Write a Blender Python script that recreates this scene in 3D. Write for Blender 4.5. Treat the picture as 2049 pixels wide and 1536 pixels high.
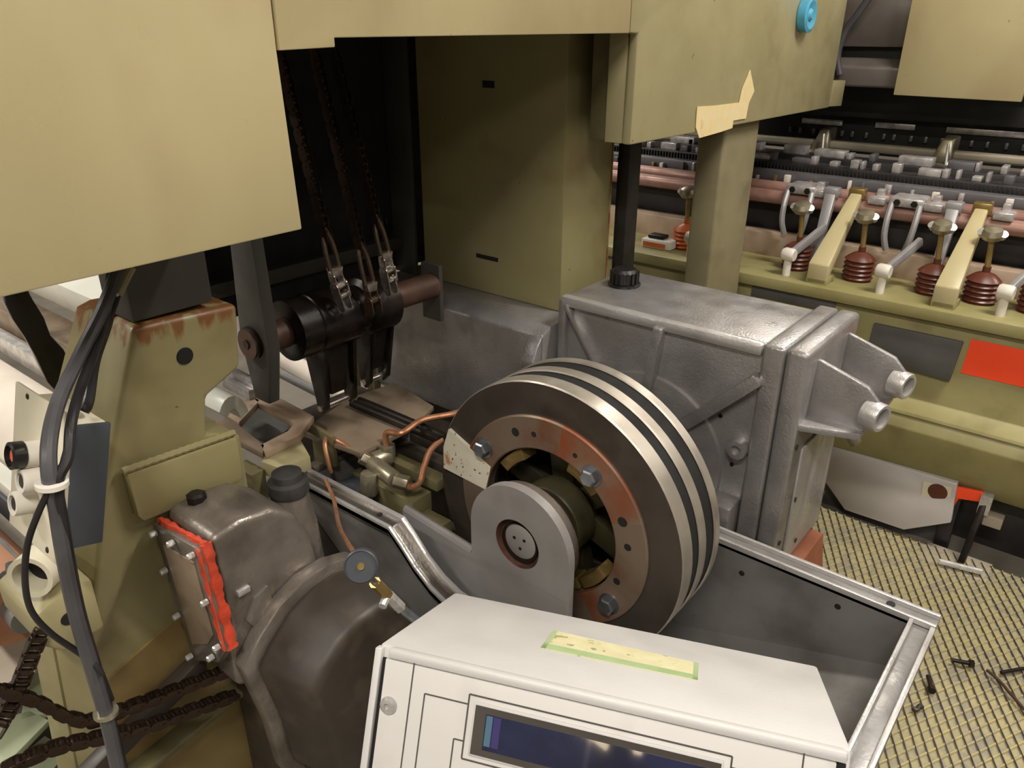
import bpy, bmesh, math, random
from mathutils import Vector, Matrix, Quaternion
random.seed(7)
scene = bpy.context.scene
for o in list(bpy.data.objects): bpy.data.objects.remove(o)
C = scene.collection
PI = math.pi

# ------------------------------------------------------------------ camera
PITCH, ROLL, AZ, FPX = math.radians(24.76), math.radians(0.21), math.radians(38.97), 1540.0
CAM = Vector((0, 0, 1.6))
fh = Vector((math.cos(AZ), math.sin(AZ), 0)); rt0 = Vector((math.sin(AZ), -math.cos(AZ), 0)); up0 = Vector((0, 0, 1))
FW = fh*math.cos(PITCH) - up0*math.sin(PITCH); u0 = up0*math.cos(PITCH) + fh*math.sin(PITCH)
RT = rt0*math.cos(ROLL) + u0*math.sin(ROLL); UP = u0*math.cos(ROLL) - rt0*math.sin(ROLL)
cd = bpy.data.cameras.new('camera'); cam = bpy.data.objects.new('camera', cd); C.objects.link(cam)
cd.sensor_width = 36; cd.lens = FPX/2049*36; cd.clip_start = 0.05; cd.clip_end = 100
cam.matrix_world = Matrix(((RT.x, UP.x, -FW.x, CAM.x), (RT.y, UP.y, -FW.y, CAM.y), (RT.z, UP.z, -FW.z, CAM.z), (0, 0, 0, 1)))
scene.camera = cam

# ------------------------------------------------------------------ light
scene.view_settings.view_transform = 'Standard'; scene.view_settings.look = 'None'
scene.view_settings.gamma = 1; scene.view_settings.use_curve_mapping = False
scene.view_settings.exposure = 0.2
w = bpy.data.worlds.new('world'); scene.world = w; w.use_nodes = True
w.node_tree.nodes['Background'].inputs[0].default_value = (1.0, 0.96, 0.92, 1)
w.node_tree.nodes['Background'].inputs[1].default_value = 0.012
LAMPS = [(-3.2, -3.0, 0.4), (-3.2, 0.5, 0.9), (-3.2, 4.0, 1.2), (-0.9, -3.0, 0.35), (-0.9, -0.4, 1.5), (-0.9, 3.6, 1.7), (2.2, -3.0, 0.35), (2.2, -0.6, 1.4), (2.2, 3.0, 0.9), (4.8, -2.0, 0.8), (4.8, 1.0, 1.0), (4.8, 4.0, 0.8)]   # x, y, power factor, balanced by hand to shape light and contrast
LAMP_Z, LAMP_W = 3.55, 58

# ------------------------------------------------------------------ materials
def lin(h):
    h = h.lstrip('#'); r = []
    for i in (0, 2, 4):
        c = int(h[i:i+2], 16)/255; r.append(c/12.92 if c <= 0.04045 else ((c+0.055)/1.055)**2.4)
    return (*r, 1)
MATS = {}
def mat(name, col, rough=0.5, metal=0.0, var=None, vs=6.0, vamt=0.6, dirt=None, ds=3.0, dlo=0.55, dhi=0.7, damt=0.7, bump=0.0, bs=80.0, spec=0.5,
        fleck=None, fs=60.0, flo=0.66, stretch=None, emit=None, coat=0.0, rvar=0.12, zstain=None):
    m = bpy.data.materials.new(name); m.use_nodes = True; nt = m.node_tree; N = nt.nodes; L = nt.links
    b = N['Principled BSDF']; b.inputs['Roughness'].default_value = rough; b.inputs['Metallic'].default_value = metal
    b.inputs['Specular IOR Level'].default_value = spec; b.inputs['Coat Weight'].default_value = coat
    tc = N.new('ShaderNodeTexCoord'); src = tc.outputs['Object']
    if stretch:
        mp = N.new('ShaderNodeMapping'); mp.inputs['Scale'].default_value = stretch; L.new(src, mp.inputs[0]); src = mp.outputs[0]
    def noise(s, d=4.0):
        n = N.new('ShaderNodeTexNoise'); n.inputs['Scale'].default_value = s; n.inputs['Detail'].default_value = d; L.new(src, n.inputs['Vector']); return n.outputs['Fac']
    def ramp(f, lo, hi, amt=1.0):
        r = N.new('ShaderNodeMapRange'); r.inputs[1].default_value = lo; r.inputs[2].default_value = hi; r.inputs[4].default_value = amt; L.new(f, r.inputs[0]); return r.outputs[0]
    def mix(f, a, c2):
        x = N.new('ShaderNodeMix'); x.data_type = 'RGBA'; L.new(f, x.inputs[0])
        if isinstance(a, tuple): x.inputs[6].default_value = a
        else: L.new(a, x.inputs[6])
        x.inputs[7].default_value = c2; return x.outputs[2]
    c = lin(col)
    if var: c = mix(ramp(noise(vs), 0.35, 0.65, vamt), c, lin(var))
    if dirt: c = mix(ramp(noise(ds, 8.0), dlo, dhi, damt), c, lin(dirt))
    if fleck: c = mix(ramp(noise(fs, 2.0), flo, flo+0.03, 0.85), c, lin(fleck))
    if zstain:                      # rust or oil that ran from a seam: (object-space z where full, z where gone, colour, noise scale)
        zf, zg, zc, zs = zstain; sp = N.new('ShaderNodeSeparateXYZ'); L.new(tc.outputs['Object'], sp.inputs[0])
        m1 = ramp(sp.outputs[2], zg, zf); mm = N.new('ShaderNodeMapping'); mm.inputs['Scale'].default_value = (zs, zs, zs*0.25); L.new(tc.outputs['Object'], mm.inputs[0])
        nz = N.new('ShaderNodeTexNoise'); nz.inputs['Scale'].default_value = 1; nz.inputs['Detail'].default_value = 6; L.new(mm.outputs[0], nz.inputs['Vector'])
        ad = N.new('ShaderNodeMath'); ad.operation = 'MULTIPLY'; L.new(m1, ad.inputs[0]); L.new(nz.outputs['Fac'], ad.inputs[1])
        c = mix(ramp(ad.outputs[0], 0.36, 0.48, 0.9), c, lin(zc))
    if isinstance(c, tuple): b.inputs['Base Color'].default_value = c
    else: L.new(c, b.inputs['Base Color'])
    if rvar:
        r = N.new('ShaderNodeMapRange'); r.inputs[1].default_value = 0.3; r.inputs[2].default_value = 0.7
        r.inputs[3].default_value = max(0.03, rough-rvar); r.inputs[4].default_value = min(1, rough+rvar)
        L.new(noise(14.0), r.inputs[0]); L.new(r.outputs[0], b.inputs['Roughness'])
    if bump:
        bn = N.new('ShaderNodeBump'); bn.inputs['Strength'].default_value = bump; bn.inputs['Distance'].default_value = 0.002
        L.new(noise(bs, 3.0), bn.inputs['Height']); L.new(bn.outputs[0], b.inputs['Normal'])
    if emit: b.inputs['Emission Color'].default_value = lin(emit[0]); b.inputs['Emission Strength'].default_value = emit[1]
    MATS[name] = m; return m
mat('olive', '#a19873', 0.42, var='#8f8660', vs=4, dirt='#6f6240', ds=5, dlo=0.6, dhi=0.8, damt=0.55, bump=0.12, bs=40, fleck='#4a4128', fs=38, flo=0.76)
mat('olive_pedestal', '#918861', 0.42, var='#7f7650', vs=4, dirt='#6a5a3a', ds=5, dlo=0.56, dhi=0.78, damt=0.6, bump=0.12, bs=40, fleck='#4a4128', fs=38, flo=0.76, zstain=(1.17, 1.07, '#74451f', 45))
mat('olive_foot', '#8d7c50', 0.45, var='#74592e', vs=4, dirt='#3a2d1c', ds=5, dlo=0.5, dhi=0.7, damt=0.75, bump=0.12, bs=40)
mat('olive_column', '#8f8760', 0.42, var='#7d754f', vs=4, dirt='#6a4e2a', ds=5, dlo=0.58, dhi=0.78, damt=0.6, bump=0.12, bs=40, fleck='#4a4128', fs=38, flo=0.76, zstain=(-0.06, 0.10, '#6b4a20', 60))
mat('olive_panel', '#b6a981', 0.38, var='#a0956f', vs=2.2, dirt='#94795a', ds=3.0, dlo=0.5, dhi=0.78, damt=0.6, bump=0.06, bs=18, fleck='#6a5a38', fs=26, flo=0.775, stretch=(1, 1, 0.6))
mat('olive_dark', '#6f6848', 0.5, var='#5a5338', vs=5, dirt='#39331f', ds=6, dlo=0.5, dhi=0.75, damt=0.7, bump=0.2)
mat('olive_rusty', '#96855a', 0.5, var='#8a6a3c', vs=14, dirt='#7a3f16', ds=16, dlo=0.46, dhi=0.58, damt=0.85, bump=0.25, fleck='#3a2a18', fs=40, flo=0.7)
mat('olive_loom', '#948d60', 0.45, var='#847b4c', vs=6, dirt='#655b38', ds=8, dlo=0.55, dhi=0.75, damt=0.5, bump=0.1)
mat('aluminium', '#a3a09f', 0.36, 0.6, var='#8a8480', vs=9, dirt='#5f5650', ds=7, dlo=0.55, dhi=0.75, damt=0.6, bump=0.55, bs=150)
mat('aluminium_light', '#bbb8b5', 0.36, 0.5, var='#aca7a2', vs=8, dirt='#77706a', ds=6, dlo=0.58, dhi=0.8, damt=0.5, bump=0.35, bs=150)
mat('aluminium_oily', '#857d74', 0.34, 0.5, var='#6b6259', vs=7, dirt='#3b332b', ds=7, dlo=0.45, dhi=0.7, damt=0.75, bump=0.4, bs=110)
mat('trough', '#8f8d8a', 0.36, 0.5, var='#7a7673', vs=5, dirt='#4d4740', ds=5, dlo=0.5, dhi=0.72, damt=0.6, bump=0.25, bs=90)
mat('plate_steel', '#94918f', 0.42, 0.25, var='#837d78', vs=6, dirt='#6b5c4a', ds=6, dlo=0.6, dhi=0.8, damt=0.5, bump=0.15)
mat('console_silver', '#bfbdbb', 0.48, 0.1, var='#c3c0bd', vs=12, dirt='#a39e98', ds=9, dlo=0.6, dhi=0.8, damt=0.4, bump=0.1, bs=200)
mat('console_face', '#c6c3bf', 0.5, 0.0, var='#c6c2bd', vs=18, dirt='#a8a29a', ds=14, dlo=0.58, dhi=0.78, damt=0.45)
mat('line_ink', '#4c4845', 0.6)
mat('screen_glass', '#1c1f33', 0.045, 0.0, var='#2b3050', vs=16, vamt=0.7, coat=1.0, rvar=0.02)
mat('lcd_teal', '#4d6a80', 0.1, coat=1.0, rvar=0.02)
mat('lcd_violet', '#3c3668', 0.1, coat=1.0, rvar=0.02)
mat('screen_frame', '#4a453f', 0.35, var='#36312c')
mat('disc_face', '#5a524b', 0.4, 0.6, var='#433b34', vs=6, dirt='#33291f', ds=8, dlo=0.5, dhi=0.7, damt=0.5)
mat('disc_rim', '#b4aca0', 0.42, 0.65, var='#9c9284', vs=12, dirt='#75695b', ds=9, dlo=0.6, dhi=0.8, damt=0.5)
mat('disc_ring', '#8a7868', 0.4, 0.55, var='#76644f', vs=7, dirt='#7d3d1a', ds=4.2, dlo=0.50, dhi=0.62, damt=0.9)
mat('hub_dark', '#3f3b27', 0.4, 0.2, var='#2b271a', vs=12, dirt='#1a170f', ds=9, dlo=0.5, dhi=0.65)
mat('ring_rust', '#8a7868', 0.42, 0.45, var='#7d6048', vs=9, vamt=0.8, dirt='#8a421f', ds=7, dlo=0.42, dhi=0.62, damt=0.85)
mat('bush_rust', '#6b4a3e', 0.55, 0.3, var='#3c2620', vs=40)
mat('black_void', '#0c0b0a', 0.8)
mat('dark_steel', '#2b2622', 0.4, 0.6, var='#3d342c', vs=10, dirt='#15120f', ds=8, dlo=0.45, dhi=0.65)
mat('greasy_black', '#120f0d', 0.3, 0.3, var='#2a211a', vs=14, dirt='#3e2a18', ds=12, dlo=0.6, dhi=0.75, damt=0.6)
mat('chain_steel', '#6b5a4c', 0.3, 0.8, var='#3c2f26', vs=30, dirt='#6a3f1e', ds=20, dlo=0.58, dhi=0.7, damt=0.7)
mat('chain_greasy', '#4a3c31', 0.26, 0.8, var='#1b1511', vs=30, dirt='#4b3624', ds=20, dlo=0.58, dhi=0.7, damt=0.7)
mat('chain_bright', '#b5aca3', 0.22, 0.9, var='#7d7168', vs=25)
mat('rust_shaft', '#553d30', 0.5, 0.3, var='#3d2a20', vs=12, dirt='#6f4a33', ds=20, dlo=0.55, dhi=0.7)
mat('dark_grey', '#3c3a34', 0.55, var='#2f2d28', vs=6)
mat('slate', '#40444a', 0.45, var='#383b40', vs=6)
mat('black_rubber', '#1d1b1c', 0.38, var='#2b292b', vs=20, spec=0.4)
mat('slate_black', '#2e2d2c', 0.4, var='#413f3d', vs=20, dirt='#1b1a18', ds=14)
mat('black_plastic', '#141312', 0.35, var='#232120', vs=30)
mat('cable_grey', '#4b4a4c', 0.4, var='#3a393b', vs=20)
mat('cream', '#d4cdb6', 0.45, var='#c3bba0', vs=10, dirt='#9c8f6f', ds=12, dlo=0.6, dhi=0.75)
mat('white_plastic', '#d9d3c8', 0.4, var='#c9c2b4', vs=10)
mat('lens_red', '#d9694f', 0.35, var='#b84a35', vs=60)
mat('copper', '#c08a68', 0.35, 0.6, var='#9a6544', vs=22, dirt='#5d3a25', ds=18, dlo=0.58, dhi=0.75)
mat('copper_roller', '#a07c70', 0.45, 0.2, var='#87604f', vs=8, dirt='#6e4a3e', ds=9, dlo=0.55, dhi=0.75)
mat('brass', '#a98f5a', 0.32, 0.7, var='#86703f', vs=20)
mat('fitting', '#a29a84', 0.33, 0.7, var='#7f7660', vs=25)
mat('bolt_steel', '#8f949a', 0.28, 0.85, var='#6e7278', vs=30)
mat('bolt_light', '#d6d4d1', 0.28, 0.5, var='#9d9994', vs=40)
mat('sealant', '#c5452c', 0.5, var='#8f3018', vs=25, bump=0.5, bs=120)
mat('orange_rust', '#8a5238', 0.6, var='#6b3d28', vs=14)
mat('grime', '#3a322a', 0.5, var='#2b241d', vs=9, dirt='#4d4235', ds=11, dlo=0.55, dhi=0.7)
mat('brown_plate', '#94836f', 0.42, 0.25, var='#6c5c4b', vs=7, dirt='#4d4033', ds=8, dlo=0.52, dhi=0.7, bump=0.15)
mat('tan_plate', '#b39c86', 0.45, 0.1, var='#87725c', vs=9, dirt='#5c4b3a', ds=9, dlo=0.56, dhi=0.72)
mat('white_paint', '#dcdcd2', 0.4, var='#c9cabd', vs=7, dirt='#a39a85', ds=8, dlo=0.6, dhi=0.8)
mat('cloth_white', '#e2d8cb', 0.8, var='#d5c9ba', vs=8, bump=0.1)
mat('salmon', '#bd8a6b', 0.55, var='#a97757', vs=6, dirt='#8c5f44', ds=9, dlo=0.55, dhi=0.75)
mat('grey_rail', '#8c8c8a', 0.38, 0.4, var='#777776', vs=8)
mat('beige_sheet', '#b3a898', 0.45, 0.2, var='#a0947f', vs=5)
mat('green_plate', '#a3ab8d', 0.5, var='#8f987a', vs=6, dirt='#6b6a50', ds=7, dlo=0.55, dhi=0.75)
mat('tape', '#d9caa0', 0.6, var='#d9bd7c', vs=30, dirt='#c59a4e', ds=18, dlo=0.6, dhi=0.75)
mat('tape_green', '#93a878', 0.6, var='#a9b98e', vs=40)
mat('tape_cream', '#cfc8a2', 0.6, var='#bfb68c', vs=40, fleck='#7f8a55', fs=70, flo=0.64)
mat('label_white', '#d8d2be', 0.5, var='#c6bea6', vs=20, dirt='#b0622c', ds=13, dlo=0.6, dhi=0.68, damt=0.9, fleck='#2c261f', fs=95, flo=0.66)
mat('plug_blue', '#4f9fbe', 0.4, var='#3f8aaa', vs=20)
mat('warning_red', '#ff5128', 0.5, emit=None, var='#fb4a22', vs=8)
mat('grey_pad', '#4c4b49', 0.5, var='#5d5b58', vs=7)
mat('steel_post', '#8b8264', 0.45, 0.2, var='#7a7155', vs=4, dirt='#5c5239', ds=5, dlo=0.55, dhi=0.75)
mat('bellows', '#5e3022', 0.4, var='#48241a', vs=15)
mat('orange_bellows', '#c0622a', 0.45, var='#9b4a1d', vs=20)
mat('loom_bits', '#cdc8c6', 0.32, 0.5, var='#8c8687', vs=40)
mat('loom_dark', '#2c2a2a', 0.4, 0.3, var='#3b3838', vs=15)
mat('loom_grey', '#6f6d70', 0.4, 0.4, var='#5c5a5d', vs=10)
mat('tan_rail', '#a39a88', 0.4, 0.3, var='#8a8170', vs=8)
mat('pale_lever', '#a9a7a8', 0.36, 0.4, var='#918f91', vs=10)
mat('upper_grey', '#6a625c', 0.42, 0.3, var='#57504a', vs=5)
mat('upper_dark', '#22201d', 0.55, var='#191714')
mat('tray_grey', '#bdb7b2', 0.5, 0.1, var='#aaa49f', vs=6, dirt='#8b857e', ds=8, dlo=0.6, dhi=0.75, damt=0.5)
mat('mat_yellow', '#a59b70', 0.6, var='#8f8775', vs=55, dirt='#7f7a72', ds=22, dlo=0.48, dhi=0.62, damt=0.7)
mat('wire_dark', '#4d4a46', 0.35, 0.6, var='#75706a', vs=40)
mat('wire_yellow', '#b9ab76', 0.45, 0.2, var='#8d857a', vs=30)
mat('concrete', '#827b70', 0.7, var='#6b655b', vs=3, dirt='#4e4941', ds=4, dlo=0.52, dhi=0.7, bump=0.3)
mat('wall_paint', '#7d786d', 0.8, var='#6f6a5f', vs=1.2)
mat('ceiling_paint', '#8a867c', 0.85, var='#7c786f', vs=1.0)
mat('lamp_body', '#d0d0cc', 0.5); mat('lamp_tube', '#fff4df', 0.5, emit=('#ffe6c0', 8.0))

# ------------------------------------------------------------------ builders
def pt(px, py, x=None, y=None, z=None):
    """point of the place on a known plane (x, y or z given), measured from the photograph"""
    d = RT*((px-1024.5)/FPX) - UP*((py-768)/FPX) + FW
    t = (x-CAM.x)/d.x if x is not None else (y-CAM.y)/d.y if y is not None else (z-CAM.z)/d.z
    return CAM + d*t
def B(): return bmesh.new()
def abox(bm, x0, x1, y0, y1, z0, z1, M=None):
    v = [bm.verts.new((x, y, z)) for z in (z0, z1) for y in (y0, y1) for x in (x0, x1)]
    for f in ((0, 2, 3, 1), (4, 5, 7, 6), (0, 1, 5, 4), (2, 6, 7, 3), (0, 4, 6, 2), (1, 3, 7, 5)): bm.faces.new([v[i] for i in f])
    if M is not None:
        for q in v: q.co = M @ q.co
    return bm
def aloft(bm, A, Bp, cap=True):
    a = [bm.verts.new(p) for p in A]; b = [bm.verts.new(p) for p in Bp]; n = len(a)
    for i in range(n): bm.faces.new((a[i], a[(i+1) % n], b[(i+1) % n], b[i]))
    if cap: bm.faces.new(a[::-1]); bm.faces.new(b)
    return bm
def aprism(bm, pts, ax, a, b):
    f = {'x': lambda p, t: (t, p[0], p[1]), 'y': lambda p, t: (p[0], t, p[1]), 'z': lambda p, t: (p[0], p[1], t)}[ax]
    return aloft(bm, [f(p, a) for p in pts], [f(p, b) for p in pts])
def frame(d):
    d = Vector(d).normalized(); s = Vector((0, 0, 1)) if abs(d.z) < 0.9 else Vector((1, 0, 0))
    u = d.cross(s).normalized(); return d, u, d.cross(u).normalized()
def alathe(bm, prof, o, d, n=28, cap=True):
    d, u, v = frame(d); o = Vector(o); rings = []
    for r, h in prof:
        rings.append([bm.verts.new(o + d*h + (u*math.cos(2*PI*i/n) + v*math.sin(2*PI*i/n))*max(r, 1e-5)) for i in range(n)])
    for a, b in zip(rings, rings[1:]):
        for i in range(n): bm.faces.new((a[i], a[(i+1) % n], b[(i+1) % n], b[i]))
    if cap:
        if prof[0][0] > 1e-4: bm.faces.new(rings[0][::-1])
        if prof[-1][0] > 1e-4: bm.faces.new(rings[-1])
    return bm
def acyl(bm, p, q, r, r2=None, n=20):
    p, q = Vector(p), Vector(q); return alathe(bm, [(r, 0), (r if r2 is None else r2, (q-p).length)], p, q-p, n)
def spline(P, k=6):
    P = [Vector(p) for p in P]; out = []
    for i in range(len(P)-1):
        a = P[max(i-1, 0)]; b = P[i]; c = P[i+1]; d = P[min(i+2, len(P)-1)]
        for j in range(k):
            t = j/k; out.append(0.5*((2*b) + (c-a)*t + (2*a-5*b+4*c-d)*t*t + (3*b-a-3*c+d)*t**3))
    return out + [P[-1]]
def atube(bm, P, r, n=10, k=6, smooth=True):
    Q = spline(P, k) if smooth else [Vector(p) for p in P]; rings = []; prev = None
    for i, p in enumerate(Q):
        t = (Q[min(i+1, len(Q)-1)] - Q[max(i-1, 0)]).normalized()
        if prev is None: _, u, v = frame(t)
        else:
            u = (prev - t*prev.dot(t)).normalized(); v = t.cross(u)
        prev = u
        rings.append([bm.verts.new(p + (u*math.cos(2*PI*j/n) + v*math.sin(2*PI*j/n))*r) for j in range(n)])
    for a, b in zip(rings, rings[1:]):
        for i in range(n): bm.faces.new((a[i], a[(i+1) % n], b[(i+1) % n], b[i]))
    bm.faces.new(rings[0][::-1]); bm.faces.new(rings[-1]); return bm
def abar(bm, p, q, w, h, side=(0, 0, 1)):
    """rectangular bar from p to q, w along side, h across"""
    p, q = Vector(p), Vector(q); d = (q-p).normalized(); s = Vector(side); s = (s - d*s.dot(d)).normalized(); t = d.cross(s)
    c = [s*w/2 + t*h/2, s*-w/2 + t*h/2, s*-w/2 - t*h/2, s*w/2 - t*h/2]
    return aloft(bm, [p+k for k in c], [q+k for k in c])
def origin(o):
    v = Vector((0, 0, 0))
    while o: v += o.location; o = o.parent
    return v
def mk(name, bm, m, parent=None, bev=0.0, seg=2, smooth=35, at=None):
    """bmesh in place coordinates -> one mesh object"""
    bmesh.ops.recalc_face_normals(bm, faces=bm.faces)
    if bev:
        e = [e for e in bm.edges if len(e.link_faces) == 2 and e.calc_face_angle(0) > 0.5]
        bmesh.ops.bevel(bm, geom=e, offset=bev, segments=seg, profile=0.5, affect='EDGES', clamp_overlap=True)
    me = bpy.data.meshes.new(name); base = Vector(at) if at is not None else (Vector((0, 0, 0)) if parent is None else Vector((0, 0, 0)))
    if parent is None and at is None:
        xs = [v.co for v in bm.verts]; base = Vector(((min(v.x for v in xs)+max(v.x for v in xs))/2, (min(v.y for v in xs)+max(v.y for v in xs))/2, min(v.z for v in xs)))
    off = origin(parent) if parent else base
    for v in bm.verts: v.co -= off
    bm.to_mesh(me); bm.free()
    me.materials.append(MATS[m]); me.polygons.foreach_set('use_smooth', [True]*len(me.polygons)); me.set_sharp_from_angle(angle=math.radians(smooth))
    o = bpy.data.objects.new(name, me); C.objects.link(o)
    if parent: o.parent = parent
    else: o.location = base
    return o
def thing(name, label, cat, loc=(0, 0, 0), group=None):
    o = bpy.data.objects.new(name, None); C.objects.link(o); o.location = loc; o.empty_display_size = 0.05
    return tag(o, label, cat, group)
def tag(o, label, cat, group=None):
    o['label'] = label; o['category'] = cat
    if group: o['group'] = group
    return o
def struct(o): o['kind'] = 'structure'; return o
def box(name, m, parent, x0, x1, y0, y1, z0, z1, bev=0.003, M=None): return mk(name, abox(B(), x0, x1, y0, y1, z0, z1, M), m, parent, bev)
def prism(name, m, parent, pts, ax, a, b, bev=0.0, **k): return mk(name, aprism(B(), pts, ax, a, b), m, parent, bev, **k)
def cyl(name, m, parent, p, q, r, r2=None, n=24, bev=0.0): return mk(name, acyl(B(), p, q, r, r2, n), m, parent, bev)
def tube(name, m, parent, P, r, n=10, **k): return mk(name, atube(B(), P, r, n, **k), m, parent)
def bolt(parent, p, d, r=0.012, h=0.01, m='bolt_steel', washer=True, name='bolt'):
    bm = B(); 
    if washer: alathe(bm, [(r*1.25, -0.001), (r*1.25, 0.0025)], p, d, 20)
    alathe(bm, [(r, 0.002), (r, h*0.85), (r*0.82, h)], p, d, 6)
    return mk(name, bm, m, parent, smooth=20)
def inst(name, mesh, parent, loc, rot=None):
    o = bpy.data.objects.new(name, mesh); C.objects.link(o); o.parent = parent; o.location = Vector(loc) - origin(parent)
    if rot is not None: o.rotation_mode = 'QUATERNION'; o.rotation_quaternion = rot
    return o
def basis_q(d, s):
    d = Vector(d).normalized(); s = Vector(s); s = (s-d*s.dot(d)).normalized(); n = d.cross(s)
    return Matrix((d, s, n)).transposed().to_quaternion()
def copy_tree(o, parent=None, dloc=None):
    c = o.copy(); C.objects.link(c); c.parent = parent
    if dloc is not None: c.location = o.location + Vector(dloc)
    for ch in list(o.children): copy_tree(ch, c)
    return c
LINKS = {}
def link_mesh(pitch, wd, m):
    k = (pitch, wd, m)
    if k in LINKS: return LINKS[k]
    bm = B(); t = wd*0.12
    for s in (-1, 1):
        A = []
        for i in range(7): a = PI/2 + PI*i/6; A.append((math.cos(a)*wd*0.42, math.sin(a)*wd*0.42))
        for i in range(7): a = -PI/2 + PI*i/6; A.append((pitch + math.cos(a)*wd*0.42, math.sin(a)*wd*0.42))
        aloft(bm, [(x, s*wd*0.5 - t/2, z) for x, z in A], [(x, s*wd*0.5 + t/2, z) for x, z in A])
    alathe(bm, [(wd*0.3, -wd*0.42), (wd*0.3, wd*0.42)], (0, 0, 0), (0, 1, 0), 10)
    alathe(bm, [(wd*0.13, -wd*0.62), (wd*0.13, wd*0.62)], (0, 0, 0), (0, 1, 0), 8)
    bmesh.ops.recalc_face_normals(bm, faces=bm.faces)
    me = bpy.data.meshes.new('link'); bm.to_mesh(me); bm.free(); me.materials.append(MATS[m])
    me.polygons.foreach_set('use_smooth', [True]*len(me.polygons)); me.set_sharp_from_angle(angle=0.6)
    LINKS[k] = me; return me
def chain(parent, P, pitch, wd, m, side):
    """roller chain along a path: each link is a part"""
    Q = spline(P, 12); pts = [Q[0]]; cur = Q[0]
    for q in Q[1:]:
        while (q-cur).length >= pitch:
            cur = cur + (q-cur).normalized()*pitch; pts.append(cur)
    a = link_mesh(pitch, wd, m); b = link_mesh(pitch, wd*0.8, m)
    for i in range(len(pts)-1): inst('link', a if i % 2 else b, parent, pts[i], basis_q(pts[i+1]-pts[i], side))

# ================================================================== the hall
struct(box('floor', 'concrete', None, -6, 8, -5, 7, -0.15, -0.03, 0))
struct(box('ceiling', 'ceiling_paint', None, -6, 8, -5, 7, 3.7, 3.8, 0))
struct(box('wall_back', 'wall_paint', None, -6, 8, 7, 7.1, -0.15, 3.8, 0)); struct(box('wall_front', 'wall_paint', None, -6, 8, -5.1, -5, -0.15, 3.8, 0))
struct(box('wall_left', 'wall_paint', None, -6.1, -6, -5, 7, -0.15, 3.8, 0)); struct(box('wall_right', 'wall_paint', None, 8, 8.1, -5, 7, -0.15, 3.8, 0))
for i, (lx, ly, lw) in enumerate(LAMPS):
    t = thing('ceiling_lamp', 'long fluorescent ceiling lamp over the weaving hall', 'lamp', (lx, ly, LAMP_Z), 'fluorescent lamps under the ceiling')
    box('housing', 'lamp_body', t, lx-0.09, lx+0.09, ly-0.65, ly+0.65, LAMP_Z+0.03, LAMP_Z+0.15)
    for s in (-0.045, 0.045): cyl('tube', 'lamp_tube', t, (lx+s, ly-0.6, LAMP_Z+0.01), (lx+s, ly+0.6, LAMP_Z+0.01), 0.016, n=12)
    ld = bpy.data.lights.new('lamp_light', 'AREA'); ld.shape = 'RECTANGLE'; ld.size = 0.16; ld.size_y = 1.2; ld.energy = LAMP_W*lw; ld.color = (1.0, 0.95, 0.88)
    lo = bpy.data.objects.new('lamp_light', ld); C.objects.link(lo); lo.parent = t; lo.location = (0, 0, -0.02)

wl = thing('glint_lamp', 'slanted tubular lamp on a stand, added far behind the camera for the display glint', 'lamp', (-5.7, -1.65, -0.03))  # added lamp, placed only to mirror a streak and spot in the display
cyl('pole', 'lamp_body', wl, (-5.72, -1.65, -0.03), (-5.72, -1.65, 1.9), 0.02); cyl('lamp_tube', 'lamp_tube', wl, (-5.68, -1.47, 1.40), (-5.68, -1.80, 1.27), 0.03); cyl('glint_bulb', 'lamp_tube', wl, (-5.68, -2.04, 1.31), (-5.68, -2.10, 1.31), 0.035); cyl('arm', 'lamp_body', wl, (-5.71, -1.4, 1.41), (-5.71, -2.1, 1.29), 0.012)
box('base', 'lamp_body', wl, -5.85, -5.55, -1.8, -1.5, -0.03, -0.01)
# grating walkway: mat with crossing strands
gr = thing('grating', 'yellowish wire grating walkway beside the open guard', 'grating', (2.0, 0, -0.03))
box('base_mat', 'mat_yellow', gr, 1.1, 2.6, -1.6, 1.3, -0.03, -0.012, 0)
def clip(p, d, x0, x1, y0, y1):
    t0, t1 = -9, 9
    for a, dd, lo, hi in ((p[0], d[0], x0, x1), (p[1], d[1], y0, y1)):
        ta, tb = sorted(((lo-a)/dd, (hi-a)/dd)); t0 = max(t0, ta); t1 = min(t1, tb)
    return None if t1-t0 < 0.03 else ((p[0]+d[0]*t0, p[1]+d[1]*t0), (p[0]+d[0]*t1, p[1]+d[1]*t1))
for ang, m, z, r in ((27, 'wire_dark', -0.0075, 0.0019), (-27, 'wire_yellow', -0.0105, 0.0034)):
    a = math.radians(ang); d = (math.cos(a), math.sin(a)); n = (-d[1], d[0])
    for k in range(-80, 80):
        c = clip((1.85+n[0]*k*0.025, -0.15+n[1]*k*0.025), d, 1.1, 2.6, -1.6, 1.3)
        if c: cyl('wire', m, gr, (*c[0], z), (*c[1], z), r, n=6)

# ================================================================== upper cabinet
cb = thing('machine_cabinet', 'olive painted sheet metal cabinet hanging over the drive opening', 'cabinet', (1.2, 1.4, 1.31))
mk('side_panel', aprism(B(), [(-0.9, 1.308), (0.717, 1.316), (0.708, 1.571), (0.708, 2.25), (-0.9, 2.25)], 'y', 1.0, 1.022), 'olive_panel', cb, 0.003)
mk('header_panel', aprism(B(), [(0.713, 1.571), (0.812, 1.574), (0.812, 1.587), (1.655, 1.592), (1.655, 2.25), (0.713, 2.25)], 'y', 1.0, 1.022), 'olive_panel', cb, 0.002)
mk('corner_panel', aprism(B(), [(1.659, 1.592), (1.695, 1.591), (1.69, 1.344), (3.12, 1.336), (3.14, 2.25), (1.659, 2.25)], 'y', 1.0, 1.026), 'olive', cb, 0.006)
box('return_flange', 'olive', cb, 1.695, 1.715, 1.028, 1.078, 1.345, 1.6, 0.002)
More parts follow.
